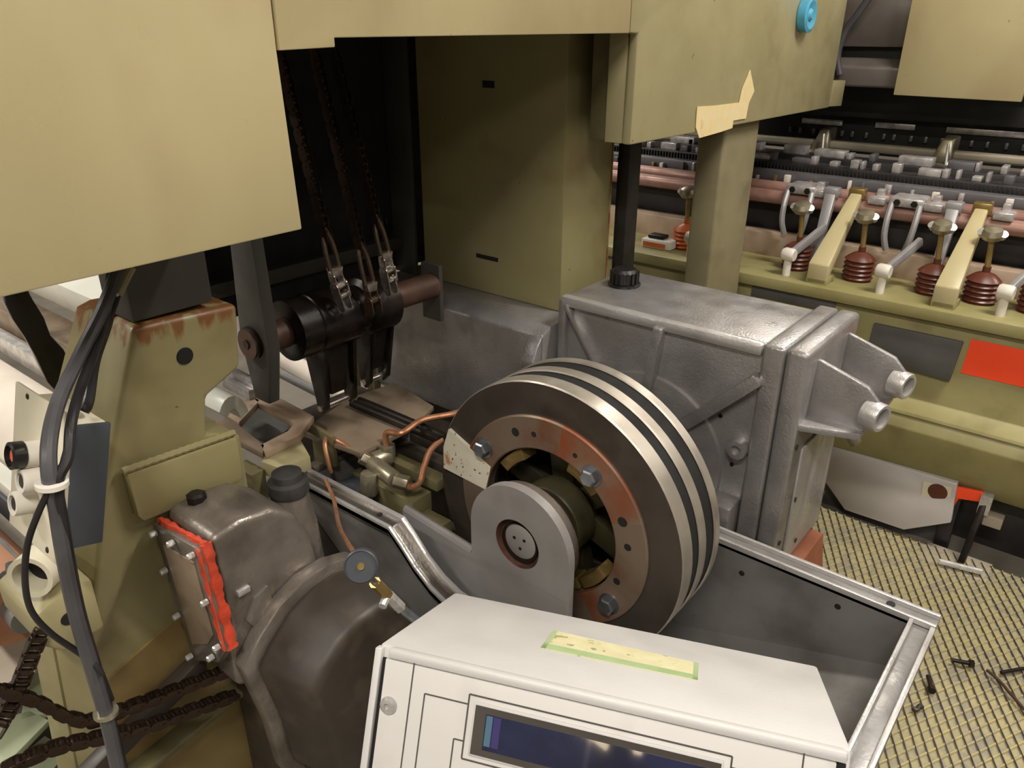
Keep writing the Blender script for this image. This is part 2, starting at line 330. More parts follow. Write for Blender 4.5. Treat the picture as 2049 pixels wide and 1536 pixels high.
mk('end_flap', aprism(B(), [(3.122, 1.336), (3.36, 1.325), (3.36, 1.42), (3.122, 1.43)], 'y', 1.03, 1.045), 'olive', cb, 0.002)
box('left_housing', 'olive_dark', cb, -0.9, 0.69, 1.024, 1.25, 1.33, 2.25, 0.002)
box('top_housing', 'olive_dark', cb, 0.69, 3.1, 1.03, 1.9, 1.605, 2.25, 0.002)
box('right_housing', 'olive_dark', cb, 1.72, 3.1, 1.03, 1.14, 1.345, 1.604, 0.002)
p = pt(1605, 30, y=1.0)
mk('plug', alathe(B(), [(0.03, 0), (0.05, 0.004), (0.052, 0.03), (0.042, 0.034), (0.02, 0.028), (0.012, 0.036), (0.0, 0.036)], p + Vector((0, 0.002, 0)), (0, -1, 0), 28), 'plug_blue', cb)['label'] = 'round blue plastic plug'
tp = [pt(*q, y=0.999) for q in ((1394, 213), (1430, 211), (1478, 205), (1484, 178), (1500, 140), (1508, 182), (1497, 206), (1491, 237), (1466, 241), (1464, 256), (1440, 264), (1398, 276), (1391, 255))]
bm = B(); aloft(bm, [(q.x, 0.9985, q.z) for q in tp], [(q.x, 0.9965, q.z) for q in tp])
tag(mk('masking_tape', bm, 'tape'), 'torn yellowish masking tape stuck to the cabinet bottom edge', 'tape')

# opening: black back plate, olive column
bp = thing('back_plate', 'black sheet plate closing the back of the cabinet opening', 'plate', (1.2, 1.84, 0.6))
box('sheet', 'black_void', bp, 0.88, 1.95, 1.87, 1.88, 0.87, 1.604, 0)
box('edge_angle', 'dark_grey', bp, 1.685, 1.697, 1.765, 1.865, 0.872, 1.604, 0.002)
box('cross_rail', 'dark_grey', bp, 0.88, 1.684, 1.82, 1.865, 0.95, 0.99, 0.002)
col = thing('column', 'dull olive sheet metal column inside the cabinet opening', 'column', (1.82, 1.45, 0.868))
bm = B(); abox(bm, 1.70, 1.935, 1.2, 1.74, 0.868, 1.604)
mk('shell', bm, 'olive_column', col, 0.006)
for (ya, yb, z, h) in ((1.43, 1.515, 0.979, 0.006), (1.44, 1.482, 1.463, 0.009)): box('slot', 'black_void', col, 1.6985, 1.702, ya, yb, z-h, z+h, 0)
box('edge_rust', 'olive_rusty', col, 1.936, 1.940, 1.2, 1.3, 0.868, 1.33, 0)

# posts behind the gearbox
ps = thing('steel_post', 'broad olive grey steel post standing behind the gearbox', 'post', (2.35, 1.1, -0.03))
bm = B(); aprism(bm, [(2.305, 1.032), (2.56, 1.032), (2.56, 1.125), (2.305, 1.125)], 'z', 0.01, 1.343); mk('shaft', bm, 'steel_post', ps, 0.012, 3)
box('foot', 'steel_post', ps, 2.29, 2.565, 1.01, 1.15, -0.004, 0.01)
bp2 = thing('black_post', 'slim black square post beside the olive column', 'post', (2.0, 1.18, -0.03))
box('shaft', 'black_plastic', bp2, 1.955, 2.02, 1.155, 1.195, 0.01, 1.6, 0.003); box('foot', 'black_plastic', bp2, 1.948, 2.035, 1.148, 1.205, -0.004, 0.01)

# ================================================================== machine base casting under the column
bc = thing('base_casting', 'grey cast metal base carrying the olive column', 'base', (1.7, 1.5, -0.03))
mk('body', aprism(B(), [(1.56, 0.845), (1.60, 0.868), (1.945, 0.868), (1.945, 0.5), (1.57, 0.5), (1.56, 0.53)], 'y', 1.155, 1.86), 'aluminium', bc, 0.008)
box('leg', 'grime', bc, 1.66, 1.94, 1.2, 1.85, -0.004, 0.498)
mk('fillet', aprism(B(), [(1.559, 0.845), (1.559, 0.74), (1.53, 0.73), (1.52, 0.78), (1.54, 0.82)], 'y', 1.157, 1.2), 'aluminium', bc, 0.004)
box('side_angle', 'olive', bc, 1.555, 1.585, 1.862, 1.90, 0.2, 0.83, 0.002)
bm = B()
for i in range(26): abox(bm, 1.61+random.random()*0.07, 1.62+random.random()*0.07, 1.22+0.5*random.random(), 1.24+0.5*random.random(), 0.8685, 0.871)
bm.free()

# ================================================================== gearbox
gb = thing('gearbox', 'grey cast aluminium gearbox housing with ribbed side behind the flywheel', 'gearbox', (1.78, 0.8, -0.03))
bm = B(); abox(bm, 1.63, 1.95, 0.57, 1.145, 0.36, 0.95); mk('housing', bm, 'aluminium', gb, 0.014, 3)
bm = B(); abox(bm, 1.612, 1.975, 0.524, 0.575, 0.33, 0.956); mk('flange', bm, 'aluminium', gb, 0.008, 3)
bm = B(); abox(bm, 1.612, 1.975, 0.470, 0.5215, 0.33, 0.958); ec = mk('end_cover', bm, 'aluminium', gb, 0.012, 3)
box('cover_panel', 'aluminium_light', ec, 1.67, 1.93, 0.463, 0.4705, 0.36, 0.70, 0.004)
for q in ((1.63, 0.72), (1.63, 0.45), (1.95, 0.62), (1.67, 0.56), (1.74, 0.40), (1.93, 0.45)): bolt(ec, (q[0], 0.470 if q[0] in (1.63, 1.95) else 0.4628, q[1]), (0, -1, 0), 0.007, 0.004, 'dark_steel', False, 'screw')
box('top_edge', 'aluminium_light', gb, 1.613, 1.645, 0.576, 1.143, 0.922, 0.953, 0.011)
box('rear_edge', 'aluminium', gb, 1.613, 1.64, 1.12, 1.147, 0.50, 0.94, 0.008)
# ribs and bosses of the side facing the flywheel
def rib(p, q, wdt, hgt, name='rib', m='aluminium'):
    bm = B(); abar(bm, p, q, hgt*2, wdt, (1, 0, 0)); return mk(name, bm, m, gb, 0.005)
rib((1.63, 0.838, 0.935), (1.63, 0.862, 0.70), 0.026, 0.03)
rib((1.63, 0.572, 0.872), (1.63, 0.74, 0.70), 0.032, 0.035)
rib((1.63, 1.125, 0.93), (1.63, 1.02, 0.78), 0.014, 0.02)
rib((1.63, 0.60, 0.40), (1.63, 0.74, 0.46), 0.026, 0.016)
mk('bearing_boss', alathe(B(), [(0.225, -0.005), (0.22, 0.012), (0.16, 0.02), (0.12, 0.09), (0.09, 0.10)], (1.632, 0.86, 0.575), (-1, 0, 0), 48), 'aluminium', gb)
mk('drain_boss', alathe(B(), [(0.026, 0), (0.024, 0.03), (0.013, 0.031), (0.012, 0.02), (0, 0.02)], (1.632, 0.6, 0.676), (-1, 0, 0), 20), 'aluminium', gb)
fb = box('foot_lug', 'aluminium', gb, 1.56, 1.632, 0.578, 0.68, 0.40, 0.535, 0.006)
mk('lug_hole', alathe(B(), [(0.03, 0), (0.027, 0.003), (0.014, 0.003), (0.013, 0.001), (0, 0.001)], (1.5605, 0.625, 0.475), (-1, 0, 0), 20), 'dark_steel', fb)
for q in ((0.80, 0.93), (0.615, 0.62), (0.66, 0.74)): mk('core_plug', alathe(B(), [(0.006, 0), (0.005, 0.003)], (1.6305, *q), (-1, 0, 0), 10), 'dark_steel', gb)
cp = mk('filler_cap', alathe(B(), [(0.045, 0), (0.046, 0.008), (0.036, 0.012), (0.037, 0.04), (0.03, 0.05), (0, 0.05)], (1.81, 1.062, 0.948), (0, 0, 1), 28), 'black_plastic', gb)
bm = B()
for i in range(16):
    a = 2*PI*i/16; abox(bm, 0.035, 0.041, -0.004, 0.004, 0.012, 0.042, Matrix.Translation((1.81, 1.062, 0.948)) @ Matrix.Rotation(a, 4, 'Z'))
mk('grip_ridges', bm, 'black_plastic', cp)
# forked bracket on the end cover
def ribpoly(x, name):
    bm = B(); aprism(bm, [(0.474, 0.925), (0.474, 0.745), (0.42, 0.745), (0.33, 0.79), (0.325, 0.855), (0.356, 0.888)], 'x', x-0.008, x+0.008)
    rb = mk(name, bm, 'aluminium', gb, 0.004)
    mk('boss', alathe(B(), [(0.033, 0), (0.033, 0.036), (0.031, 0.039), (0.024, 0.039), (0.023, 0.01), (0, 0.01)], (x, 0.350, 0.826), (-0.3, -1, 0), 24), 'aluminium_light', rb)
    mk('bore', alathe(B(), [(0.023, 0.011), (0.0, 0.0115)], (x, 0.350, 0.826), (-0.3, -1, 0), 20), 'black_void', rb)
ribpoly(1.69, 'bracket_arm'); ribpoly(1.905, 'bracket_arm')
mk('bracket_shelf', aprism(B(), [(1.62, 0.474), (1.97, 0.474), (1.93, 0.345), (1.85, 0.345), (1.82, 0.40), (1.78, 0.40), (1.75, 0.345), (1.665, 0.345)], 'z', 0.765, 0.782), 'aluminium', gb, 0.004)
for x in (1.76, 1.86): cyl('hose_stub', 'fitting', gb, (x, 0.42, 0.765), (x+0.02, 0.38, 0.70), 0.016)
box('support', 'grime', gb, 1.68, 1.92, 0.62, 1.1, -0.004, 0.36)
mk('foot', aprism(B(), [(0.44, 0.327), (0.60, 0.327), (0.60, -0.004), (0.38, -0.004), (0.38, 0.05), (0.42, 0.2)], 'x', 1.66, 1.93), 'orange_rust', gb, 0.006)
cyl('foot_bolt', 'dark_steel', gb, (1.659, 0.47, 0.25), (1.651, 0.47, 0.25), 0.018)

# ================================================================== flywheel
AY, AZc = 0.86, 0.575
fw = thing('flywheel', 'steel flywheel of three grooved discs with bolted inner ring', 'flywheel', (1.28, AY, AZc))
for i, x0 in enumerate(((1.20, 0.043), (1.274, 0.031), (1.344, 0.026))):
    x0, wd = x0
    d = mk('disc', alathe(B(), [(0.19, 0), (0.337, 0), (0.34, 0.003), (0.34, wd-0.003), (0.337, wd), (0.19, wd), (0.19, 0)], (x0, AY, AZc), (1, 0, 0), 96, cap=False), 'disc_face', fw, smooth=25)
    d.data.materials.append(MATS['disc_rim'])
    for pl in d.data.polygons:
        c = pl.center
        if math.hypot(c.y, c.z) > 0.335: pl.material_index = 1
for x0, wd in ((1.243, 0.031), (1.305, 0.039)): mk('dark_gap_fill', alathe(B(), [(0.19, 0.0005), (0.335, 0.0005), (0.335, wd-0.0005), (0.19, wd-0.0005)], (x0, AY, AZc), (1, 0, 0), 64, cap=False), 'black_void', fw)  # near-flush black fill, paints the darkness of the gaps between the discs
ring = mk('clamp_ring', alathe(B(), [(0.182, 0.02), (0.182, -0.006), (0.185, -0.008), (0.258, -0.008), (0.262, -0.005), (0.262, 0.0)], (1.20, AY, AZc), (1, 0, 0), 96, cap=False), 'disc_ring', fw, smooth=25)
ring.data.materials.append(MATS['ring_rust'])
for pl in ring.data.polygons:
    a = math.degrees(math.atan2(pl.center.z, pl.center.y)) % 360
    if 98 < a < 158 or 206 < a < 238: pl.material_index = 1
for q in ((1.049, 0.702), (0.747, 0.743), (0.683, 0.436), (0.98, 0.40)): bolt(fw, (1.192, *q), (-1, 0, 0), 0.0205, 0.02)
for (y, z, r) in ((0.954, 0.777, 0.011), (0.902, 0.789, 0.007), (0.791, 0.776, 0.006), (0.665, 0.662, 0.012), (0.648, 0.605, 0.009), (0.668, 0.505, 0.009)):
    mk('ring_hole', alathe(B(), [(r, 0), (r*0.95, 0.0012), (0, 0.0012)], (1.1925, y, z), (-1, 0, 0), 16), 'black_void', ring)
mk('rear_web', alathe(B(), [(0.06, 0), (0.192, 0), (0.192, 0.008), (0.06, 0.008)], (1.358, AY, AZc), (1, 0, 0), 48, cap=False), 'hub_dark', fw)
hub = mk('hub', alathe(B(), [(0.05, 0), (0.088, 0), (0.092, 0.006), (0.092, 0.06), (0.075, 0.065), (0.075, 0.17), (0.05, 0.17)], (1.19, AY, AZc), (1, 0, 0), 40, cap=False), 'hub_dark', fw)
for k in range(6):
    a = 2*PI*k/6 + 0.35; dv = Vector((0, math.cos(a), math.sin(a)))
    bm = B(); abar(bm, Vector((1.29, AY, AZc)) + dv*0.07, Vector((1.29, AY, AZc)) + dv*0.192, 0.045, 0.06, (1, 0, 0)); mk('spoke', bm, 'hub_dark', fw, 0.004)
for a0, a1 in ((105, 135), (208, 236), (240, 252), (32, 60)):   # clutch shoes round the inner edge (degrees clockwise from +y seen from the front)
    bm = B(); n = 8; A = []; D = []
    for s in range(n+1):
        a = math.radians(a0+(a1-a0)*s/n); c = Vector((0, math.cos(a), math.sin(a)))
        A.append((c*0.178)); D.append((c*0.150))
    P1 = [Vector((1.205, AY, AZc)) + q for q in A + D[::-1]]; P2 = [Vector((1.25, AY, AZc)) + q for q in A + D[::-1]]
    aloft(bm, P1, P2); mk('clutch_shoe', bm, 'brass', fw, 0.002)
cyl('shaft', 'dark_steel', fw, (1.09, AY, AZc), (1.522, AY, AZc), 0.049)
# white sticker on the disc face
lp = [(1.166, 0.716), (1.03, 0.659), (1.047, 0.589), (1.188, 0.597), (1.186, 0.66)]
lp = [((y-AY)*0.985+AY, (z-AZc)*0.985+AZc) for y, z in lp]
tag(mk('sticker', aprism(B(), lp, 'x', 1.1995, 1.1905), 'label_white'), 'worn white sticker on the front disc of the flywheel', 'sticker')

# ================================================================== open drive guard (trough) and bearing plate
tr = thing('drive_guard', 'open cast metal drive guard trough around the flywheel, cover removed', 'guard', (1.25, 0.8, -0.03))
def rim(P, outv, m='trough', name='rim', wid=0.05):
    """grooved sealing rim: outer lip, channel and inner lip along a path; outv points outwards"""
    P = [Vector(p) for p in P]; o = Vector(outv)
    for nm, a, b, zt, mm in ((name, 0.0, wid, -0.011, m), ('inner_lip', 0.0, 0.009, 0.0, 'aluminium_light'), ('outer_lip', wid-0.010, wid, -0.001, 'aluminium_light')):
        bm = B(); A = []
        for p in P: A.append([bm.verts.new(p + o*a + Vector((0, 0, zt))), bm.verts.new(p + o*b + Vector((0, 0, zt))), bm.verts.new(p + o*b + Vector((0, 0, -0.022))), bm.verts.new(p + o*a + Vector((0, 0, -0.022)))])
        for s, t in zip(A, A[1:]):
            for i in range(4): bm.faces.new((s[i], s[(i+1) % 4], t[(i+1) % 4], t[i]))
        bm.faces.new(A[0][::-1]); bm.faces.new(A[-1]); mk(nm, bm, mm, tr, 0.002)
ZR = 0.5
box('back_wall', 'trough', tr, 1.487, 1.503, 0.14, 1.14, 0.06, ZR-0.02, 0)
box('end_wall', 'trough', tr, 1.02, 1.49, 0.128, 0.142, 0.06, ZR-0.02, 0)
rim([(1.487, 1.14, ZR), (1.487, 0.0925, ZR)], (1, 0, 0))
rim([(1.4865, 0.142, ZR-0.002), (1.0, 0.142, ZR-0.004)], (0, -1, 0))
mk('floor_pan', aloft(B(), [(1.02, 0.142, 0.20), (1.487, 0.142, 0.36), (1.487, 0.62, 0.20), (1.487, 1.1, 0.12), (1.02, 1.1, 0.12)], [(1.02, 0.142, 0.17), (1.487, 0.142, 0.33), (1.487, 0.62, 0.17), (1.487, 1.1, 0.09), (1.02, 1.1, 0.09)]), 'trough', tr)
# near wall with the stepped rim, running to the far corner
NW = [(1.53, 0.525), (1.17, 0.53), (1.135, 0.50), (1.09, 0.455), (1.04, 0.42), (0.99, 0.40), (0.90, 0.39), (0.142, 0.39)]
mk('near_wall', aprism(B(), NW + [(0.142, 0.06), (1.12, 0.06), (1.20, 0.20), (1.40, 0.36), (1.53, 0.46)], 'x', 1.0, 1.014), 'trough', tr)
bm = B()
for (x0, x1, zt, nm, mm) in ((0.985, 1.04, 0.0, 'near_rim', 'aluminium_oily'), (0.985, 0.995, 0.006, 'outer_lip', 'aluminium_light'), (1.026, 1.04, 0.008, 'inner_lip', 'aluminium_light')):
    bm = B(); rows = []
    for (y, z) in NW[:-1]: rows.append([bm.verts.new((x0, y, z+zt)), bm.verts.new((x1, y, z+zt)), bm.verts.new((x1, y, z-0.016)), bm.verts.new((x0, y, z-0.016))])
    for s, t in zip(rows, rows[1:]):
        for i in range(4): bm.faces.new((s[i], s[(i+1) % 4], t[(i+1) % 4], t[i]))
    bm.faces.new(rows[0]); bm.faces.new(rows[-1][::-1]); mk(nm, bm, mm, tr, 0.002)
box('far_rim', 'aluminium_oily', tr, 0.985, 1.19, 1.53, 1.565, 0.507, 0.53, 0.006)
box('far_wall', 'trough', tr, 1.0, 1.40, 1.53, 1.545, 0.2, 0.507, 0.002)
for (y) in (1.42, 1.23): cyl('screw_hole', 'black_void', tr, (1.013, y, 0.5305), (1.013, y, 0.532), 0.007, n=12)
cyl('screw_hole', 'black_void', tr, (1.515, 0.185, 0.4895), (1.515, 0.185, 0.4915), 0.009, n=12)
for (y, z) in ((0.50, 0.43), (0.28, 0.45)): cyl('wall_hole', 'black_void', tr, (1.4875, y, z), (1.486, y, z), 0.007, n=10)
# bearing plate with round lobe
bpl = thing('bearing_plate', 'flat grey steel plate with round lobe holding the flywheel shaft', 'plate', (1.09, 0.9, 0.1))
out = []
for a in range(0, 181, 9): out.append((0.855 - 0.136*math.cos(math.radians(a)), 0.585 + 0.136*math.sin(math.radians(a))))
out += [(0.991, 0.49), (1.22, 0.513), (1.225, 0.12), (0.719, 0.12)]
def resample(P, n):
    P = [Vector((*p, 0)) for p in P]; P.append(P[0]); L = [0]
    for a, b in zip(P, P[1:]): L.append(L[-1]+(b-a).length)
    return P, L
def plate_hole(bm, P, c, r, x0, x1, n=72):
    """plate in the y-z plane with a round hole, rim walls included"""
    rows = []
    angs = sorted([2*PI*k/n for k in range(n)] + [math.atan2(p[1]-c[1], p[0]-c[0]) % (2*PI) for p in P]); n = len(angs)
    for a in angs:
        dv = (math.cos(a), math.sin(a)); best = None
        for (p, q) in zip(P, P[1:]+P[:1]):
            ex, ey = q[0]-p[0], q[1]-p[1]; den = dv[0]*ey - dv[1]*ex
            if abs(den) < 1e-9: continue
            t = ((p[0]-c[0])*ey - (p[1]-c[1])*ex)/den; s = ((p[0]-c[0])*dv[1] - (p[1]-c[1])*dv[0])/den
            if t > 0 and -1e-6 <= s <= 1+1e-6 and (best is None or t < best): best = t
        o = (c[0]+dv[0]*best, c[1]+dv[1]*best); h = (c[0]+dv[0]*r, c[1]+dv[1]*r)
        rows.append([bm.verts.new((x0, *o)), bm.verts.new((x0, *h)), bm.verts.new((x1, *h)), bm.verts.new((x1, *o))])
    for k in range(n):
        s, t = rows[k], rows[(k+1) % n]
        for i in range(4): bm.faces.new((s[i], s[(i+1) % 4], t[(i+1) % 4], t[i]))
    return bm
lobe = [(0.855 - 0.136*math.cos(math.radians(a)), 0.585 + 0.136*math.sin(math.radians(a))) for a in range(0, 181, 6)] + [(0.991, 0.4905), (0.719, 0.4905)]
bm = B(); plate_hole(bm, lobe, (0.857, 0.58), 0.06, 1.078, 1.10)
mk('lobe', bm, 'plate_steel', bpl, smooth=30)
mk('web', aprism(B(), [(0.719, 0.49), (0.991, 0.49), (1.22, 0.513), (1.225, 0.12), (0.719, 0.12)], 'x', 1.078, 1.10), 'plate_steel', bpl, 0.0)
mk('edge_bead', atube(B(), [(1.089, y, z) for y, z in [(1.22, 0.513), (0.995, 0.4905)]], 0.011, 8, smooth=False), 'plate_steel', bpl)
mk('bearing_bush', alathe(B(), [(0.0595, -0.003), (0.0595, 0.016), (0.042, 0.016), (0.042, 0.02)], (1.082, 0.857, 0.58), (1, 0, 0), 36, cap=False), 'bush_rust', bpl)
mk('shaft_end', alathe(B(), [(0.042, 0.02), (0.042, 0.008), (0.039, 0.006), (0.0, 0.006)], (1.082, 0.857, 0.58), (1, 0, 0), 36), 'plate_steel', bpl)
for k in range(3): a = k*2.1+0.4; cyl('centre_punch', 'dark_steel', bpl, (1.0885, 0.857+0.016*math.cos(a), 0.58+0.016*math.sin(a)), (1.087, 0.857+0.016*math.cos(a), 0.58+0.016*math.sin(a)), 0.004, n=8)
mk('rear_collar', alathe(B(), [(0.132, 0), (0.128, 0.03), (0.10, 0.05), (0.08, 0.08)], (1.101, 0.857, 0.58), (1, 0, 0), 40), 'aluminium_oily', bpl)

# ================================================================== control console (nearest thing)
ch = Vector((0.384, -0.923, 0)).normalized()                       # along the front edge
cdn = Vector((ch.y*-1, ch.x, 0)).normalized(); cpit = math.radians(26)
cdv = cdn*math.cos(cpit) - Vector((0, 0, 1))*math.sin(cpit)        # depth, sloping down away from the operator
cup = ch.cross(cdv)
ZL = 0.75; corner = CAM + (RT*((755-1024.5)/FPX) - UP*((1290-768)/FPX) + FW)*ZL
MC = Matrix(((ch.x, cdv.x, cup.x, corner.x), (ch.y, cdv.y, cup.y, corner.y), (ch.z, cdv.z, cup.z, corner.z), (0, 0, 0, 1)))
CW, CD = 0.433, 0.231                                              # local: x along front, y depth, z up; corner at top front left
cs = thing('control_console', 'silver metal control console with dark display in the foreground', 'console', (corner.x+0.2, corner.y-0.2, -0.03))
def cbox(name, m, par, x0, x1, y0, y1, z0, z1, bev=0.0): return mk(name, abox(B(), x0, x1, y0, y1, z0, z1, MC), m, par, bev)
cbox('housing', 'console_silver', cs, 0, CW, 0.006, CD, -0.26, 0, 0.004)
cbox('top_fold', 'console_silver', cs, 0.012, CW-0.004, -0.001, 0.012, -0.0105, -0.0005, 0.003)
cbox('side_flange', 'console_silver', cs, -0.001, 0.006, -0.002, 0.008, -0.26, -0.002, 0.001)
cbox('side_gap', 'black_void', cs, 0.006, 0.0105, 0.004, 0.0065, -0.26, -0.012, 0)
cbox('side_gap', 'black_void', cs, CW-0.012, CW-0.004, 0.004, 0.0065, -0.26, -0.012, 0)
fp = cbox('front_panel', 'console_face', cs, 0.0105, CW-0.012, 0.0, 0.006, -0.26, -0.011, 0.001)
def cl(px, py):
    """console face point from the photograph: local x, z"""
    d = RT*((px-1024.5)/FPX) - UP*((py-768)/FPX) + FW; n = cdv; t = (corner-CAM).dot(n)/d.dot(n); q = CAM + d*t - corner
    return q.dot(ch), q.dot(cup)
def cline(a, b, w=0.0014):
    p, q = a, b; bm = B(); d = (Vector((q[0], 0, q[1]))-Vector((p[0], 0, p[1]))).normalized(); nn = Vector((-d.z, 0, d.x))*w/2
    A = [Vector((p[0], 0, p[1]))+nn, Vector((q[0], 0, q[1]))+nn, Vector((q[0], 0, q[1]))-nn, Vector((p[0], 0, p[1]))-nn]
    aloft(bm, [MC @ (v+Vector((0, -0.0001, 0))) for v in A], [MC @ (v+Vector((0, -0.0005, 0))) for v in A]); mk('printed_line', bm, 'line_ink', fp)
x1, z1 = cl(830, 1320); x2 = cl(1610, 1500)[0]
cline((x1, z1), (x2, z1)); cline((x1, z1), (x1, -0.255)); cline((x2, z1), (x2, -0.255))
sx0, sz0 = cl(940, 1388); sx1 = cl(1466, 1507)[0]; sz1 = cl(925, 1517)[1]
for a, b in (((sx0, sz0), (sx1, sz0)), ((sx0, sz1), (sx1, sz1)), ((sx0, sz0), (sx0, sz1)), ((sx1, sz0), (sx1, sz1))): cline(a, b, 0.0016)
lx, lz = cl(850, 1387); cline((lx, lz), (sx0, lz)); cline((lx, lz), (lx, -0.255))
lx2, lz2 = cl(908, 1477); cline((lx2, lz2), (sx0, lz2)); cline((lx2, lz2), (lx2, -0.255))
lx3 = (sx1+x2)/2; cline((sx1, lz), (lx3, lz)); cline((lx3, lz), (lx3, -0.255))
bz = cbox('display_bezel', 'console_silver', cs, sx0+0.006, sx1-0.006, -0.002, 0.001, sz1+0.005, sz0-0.005, 0.0008)
cbox('display_frame', 'screen_frame', bz, sx0+0.008, sx1-0.008, -0.0026, 0.0, sz1+0.0075, sz0-0.0075, 0)
sc = cbox('display_screen', 'screen_glass', cs, sx0+0.019, sx1-0.016, -0.0032, 0.0, sz1+0.014, sz0-0.0135, 0); sc['label'] = 'dark blue liquid crystal display'
for nm, a_, b_, mm in (('teal_segment', 0.020, 0.026, 'lcd_teal'), ('violet_segment', 0.027, 0.034, 'lcd_violet')): cbox(nm, mm, sc, sx0+a_, sx0+b_, -0.00335, -0.0031, sz1+0.018, sz0-0.0145, 0)
qx, qz = cl(778, 1410)
for (ax_, az_) in ((qx, qz), (CW-0.028, qz)):
    o = MC @ Vector((ax_, -0.0002, az_)); s = mk('panel_screw', alathe(B(), [(0.0085, 0), (0.0085, 0.002), (0.006, 0.0045), (0.003, 0.005), (0.0026, 0.0028), (0, 0.0028)], o, -cdv, 20), 'bolt_light', fp)
# masking tape strip on the console top
def ct(px, py):
    d = RT*((px-1024.5)/FPX) - UP*((py-768)/FPX) + FW; t = (corner-CAM).dot(cup)/d.dot(cup); q = CAM + d*t - corner
    return q.dot(ch), q.dot(cdv)
tq = [ct(1082, 1297), ct(1108, 1262), ct(1398, 1328), ct(1396, 1362)]
ts = thing('tape_strip', 'pale yellow masking tape strip with green edges on the console top', 'tape', MC @ Vector((tq[0][0], tq[0][1], 0)))
mk('paper', aloft(B(), [MC @ Vector((*q, 0.0002)) for q in tq], [MC @ Vector((*q, 0.0009)) for q in tq]), 'tape_cream', ts)
def lerp(a, b, t): return (a[0]+(b[0]-a[0])*t, a[1]+(b[1]-a[1])*t)
for quad in ([tq[0], lerp(tq[0], tq[1], 0.25), lerp(tq[3], tq[2], 0.25), tq[3]], [tq[0], tq[1], lerp(tq[1], tq[2], 0.03), lerp(tq[0], tq[3], 0.03)], [lerp(tq[1], tq[2], 0.97), tq[2], tq[3], lerp(tq[0], tq[3], 0.97)]):
    mk('green_edge', aloft(B(), [MC @ Vector((*q, 0.0009)) for q in quad], [MC @ Vector((*q, 0.0013)) for q in quad]), 'tape_green', ts)
foot = MC @ Vector((CW/2, CD*0.5, -0.25))
cyl('stand_tube', 'console_silver', cs, (foot.x, foot.y, -0.015), foot, 0.03); box('stand_base', 'console_silver', cs, foot.x-0.15, foot.x+0.15, foot.y-0.15, foot.y+0.15, -0.03, -0.012)

# ================================================================== left pedestal
pd = thing('pedestal', 'olive cast pedestal of the machine frame on the left', 'pedestal', (0.55, 1.33, -0.03))
LF = [pt(*q, y=1.25) for q in ((262, 690), (205, 1000), (180, 1290))]; LB = [pt(*q, y=1.34) for q in ((212, 640), (158, 850), (104, 1290))]
def pf(left): return [(0.735, 1.135), (0.722, 1.012), (0.645, 0.977), (0.632, 0.905), (0.70, 0.875), (0.70, -0.03), (left[2].x-0.05, -0.03)] + [(q.x, q.z) for q in left[::-1]]
F_ = pf(LF) + [(0.535, 1.146)]; K_ = pf(LB) + [(0.56, 1.146)]
bm = B(); aloft(bm, [(p[0], 1.25, p[1]) for p in F_], [(p[0], 1.34, p[1]) for p in K_]); mk('casting', bm, 'olive_pedestal', pd, 0.010, 3)
mk('rear_casting', aprism(B(), K_, 'y', 1.3405, 1.45), 'olive_pedestal', pd)
mk('foot_skirt', aprism(B(), [(0.33, 0.50), (0.52, 0.56), (0.70, 0.61), (0.70, -0.03), (0.30, -0.03)], 'y', 1.243, 1.2495), 'olive_foot', pd)
P0 = [pt(*q, y=1.235) for q in ((250, 948), (470, 872), (482, 950), (474, 962), (284, 1040), (272, 1030))]
cover = mk('cover_plate', aprism(B(), [(q.x, q.z) for q in P0], 'y', 1.226, 1.2495), 'olive_pedestal', pd, 0.004)
a, b = pt(246, 943, y=1.235), pt(468, 866, y=1.235)
bm = B(); atube(bm, [a.lerp(b, i/30) + Vector((0, 0, 0.0015*(i % 2))) for i in range(31)], 0.007, 8, smooth=False); mk('weld_bead', bm, 'olive_pedestal', pd)
h = pt(370, 712, y=1.25); mk('hole', alathe(B(), [(0.016, 0), (0.015, 0.002), (0, 0.002)], (h.x, 1.25, h.z), (0, -1, 0), 20), 'black_void', pd)
lg = [pt(*q, y=1.18) for q in ((60, 1235), (128, 1172), (190, 1172), (200, 1300), (120, 1290), (70, 1290))]
mk('side_lug', aprism(B(), [(0.262, 0.745), (0.325, 0.775), (0.36, 0.765), (0.36, 0.66), (0.29, 0.655), (0.262, 0.69)], 'y', 1.19, 1.34), 'olive', pd, 0.008)
mk('lug_slot', alathe(B(), [(0.012, 0), (0.011, 0.002), (0, 0.002)], (0.31, 1.19, 0.715), (0, -1, 0), 16), 'black_void', pd)
mk('cable_port', alathe(B(), [(0.036, 0), (0.036, 0.05), (0.028, 0.05), (0.027, 0.01), (0, 0.01)], (0.318, 1.235, 0.805), (-0.75, -0.6, 0.1), 28), 'cream', pd)
mk('port_hole', alathe(B(), [(0.027, 0.012), (0.026, 0.013), (0, 0.013)], (0.318, 1.235, 0.805), (-0.75, -0.6, 0.1), 28), 'black_void', pd)
mk('lower_rib', aprism(B(), [(0.28, 0.27), (0.74, 0.33), (0.74, 0.345), (0.28, 0.285)], 'y', 1.20, 1.25), 'olive_dark', pd, 0.003)
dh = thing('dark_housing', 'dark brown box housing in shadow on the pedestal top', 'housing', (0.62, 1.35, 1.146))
box('body', 'dark_grey', dh, 0.545, 0.695, 1.26, 1.36, 1.148, 1.5, 0.006); box('cable_clamp', 'olive_dark', dh, 0.50, 0.53, 1.27, 1.32, 1.25, 1.32, 0.003)

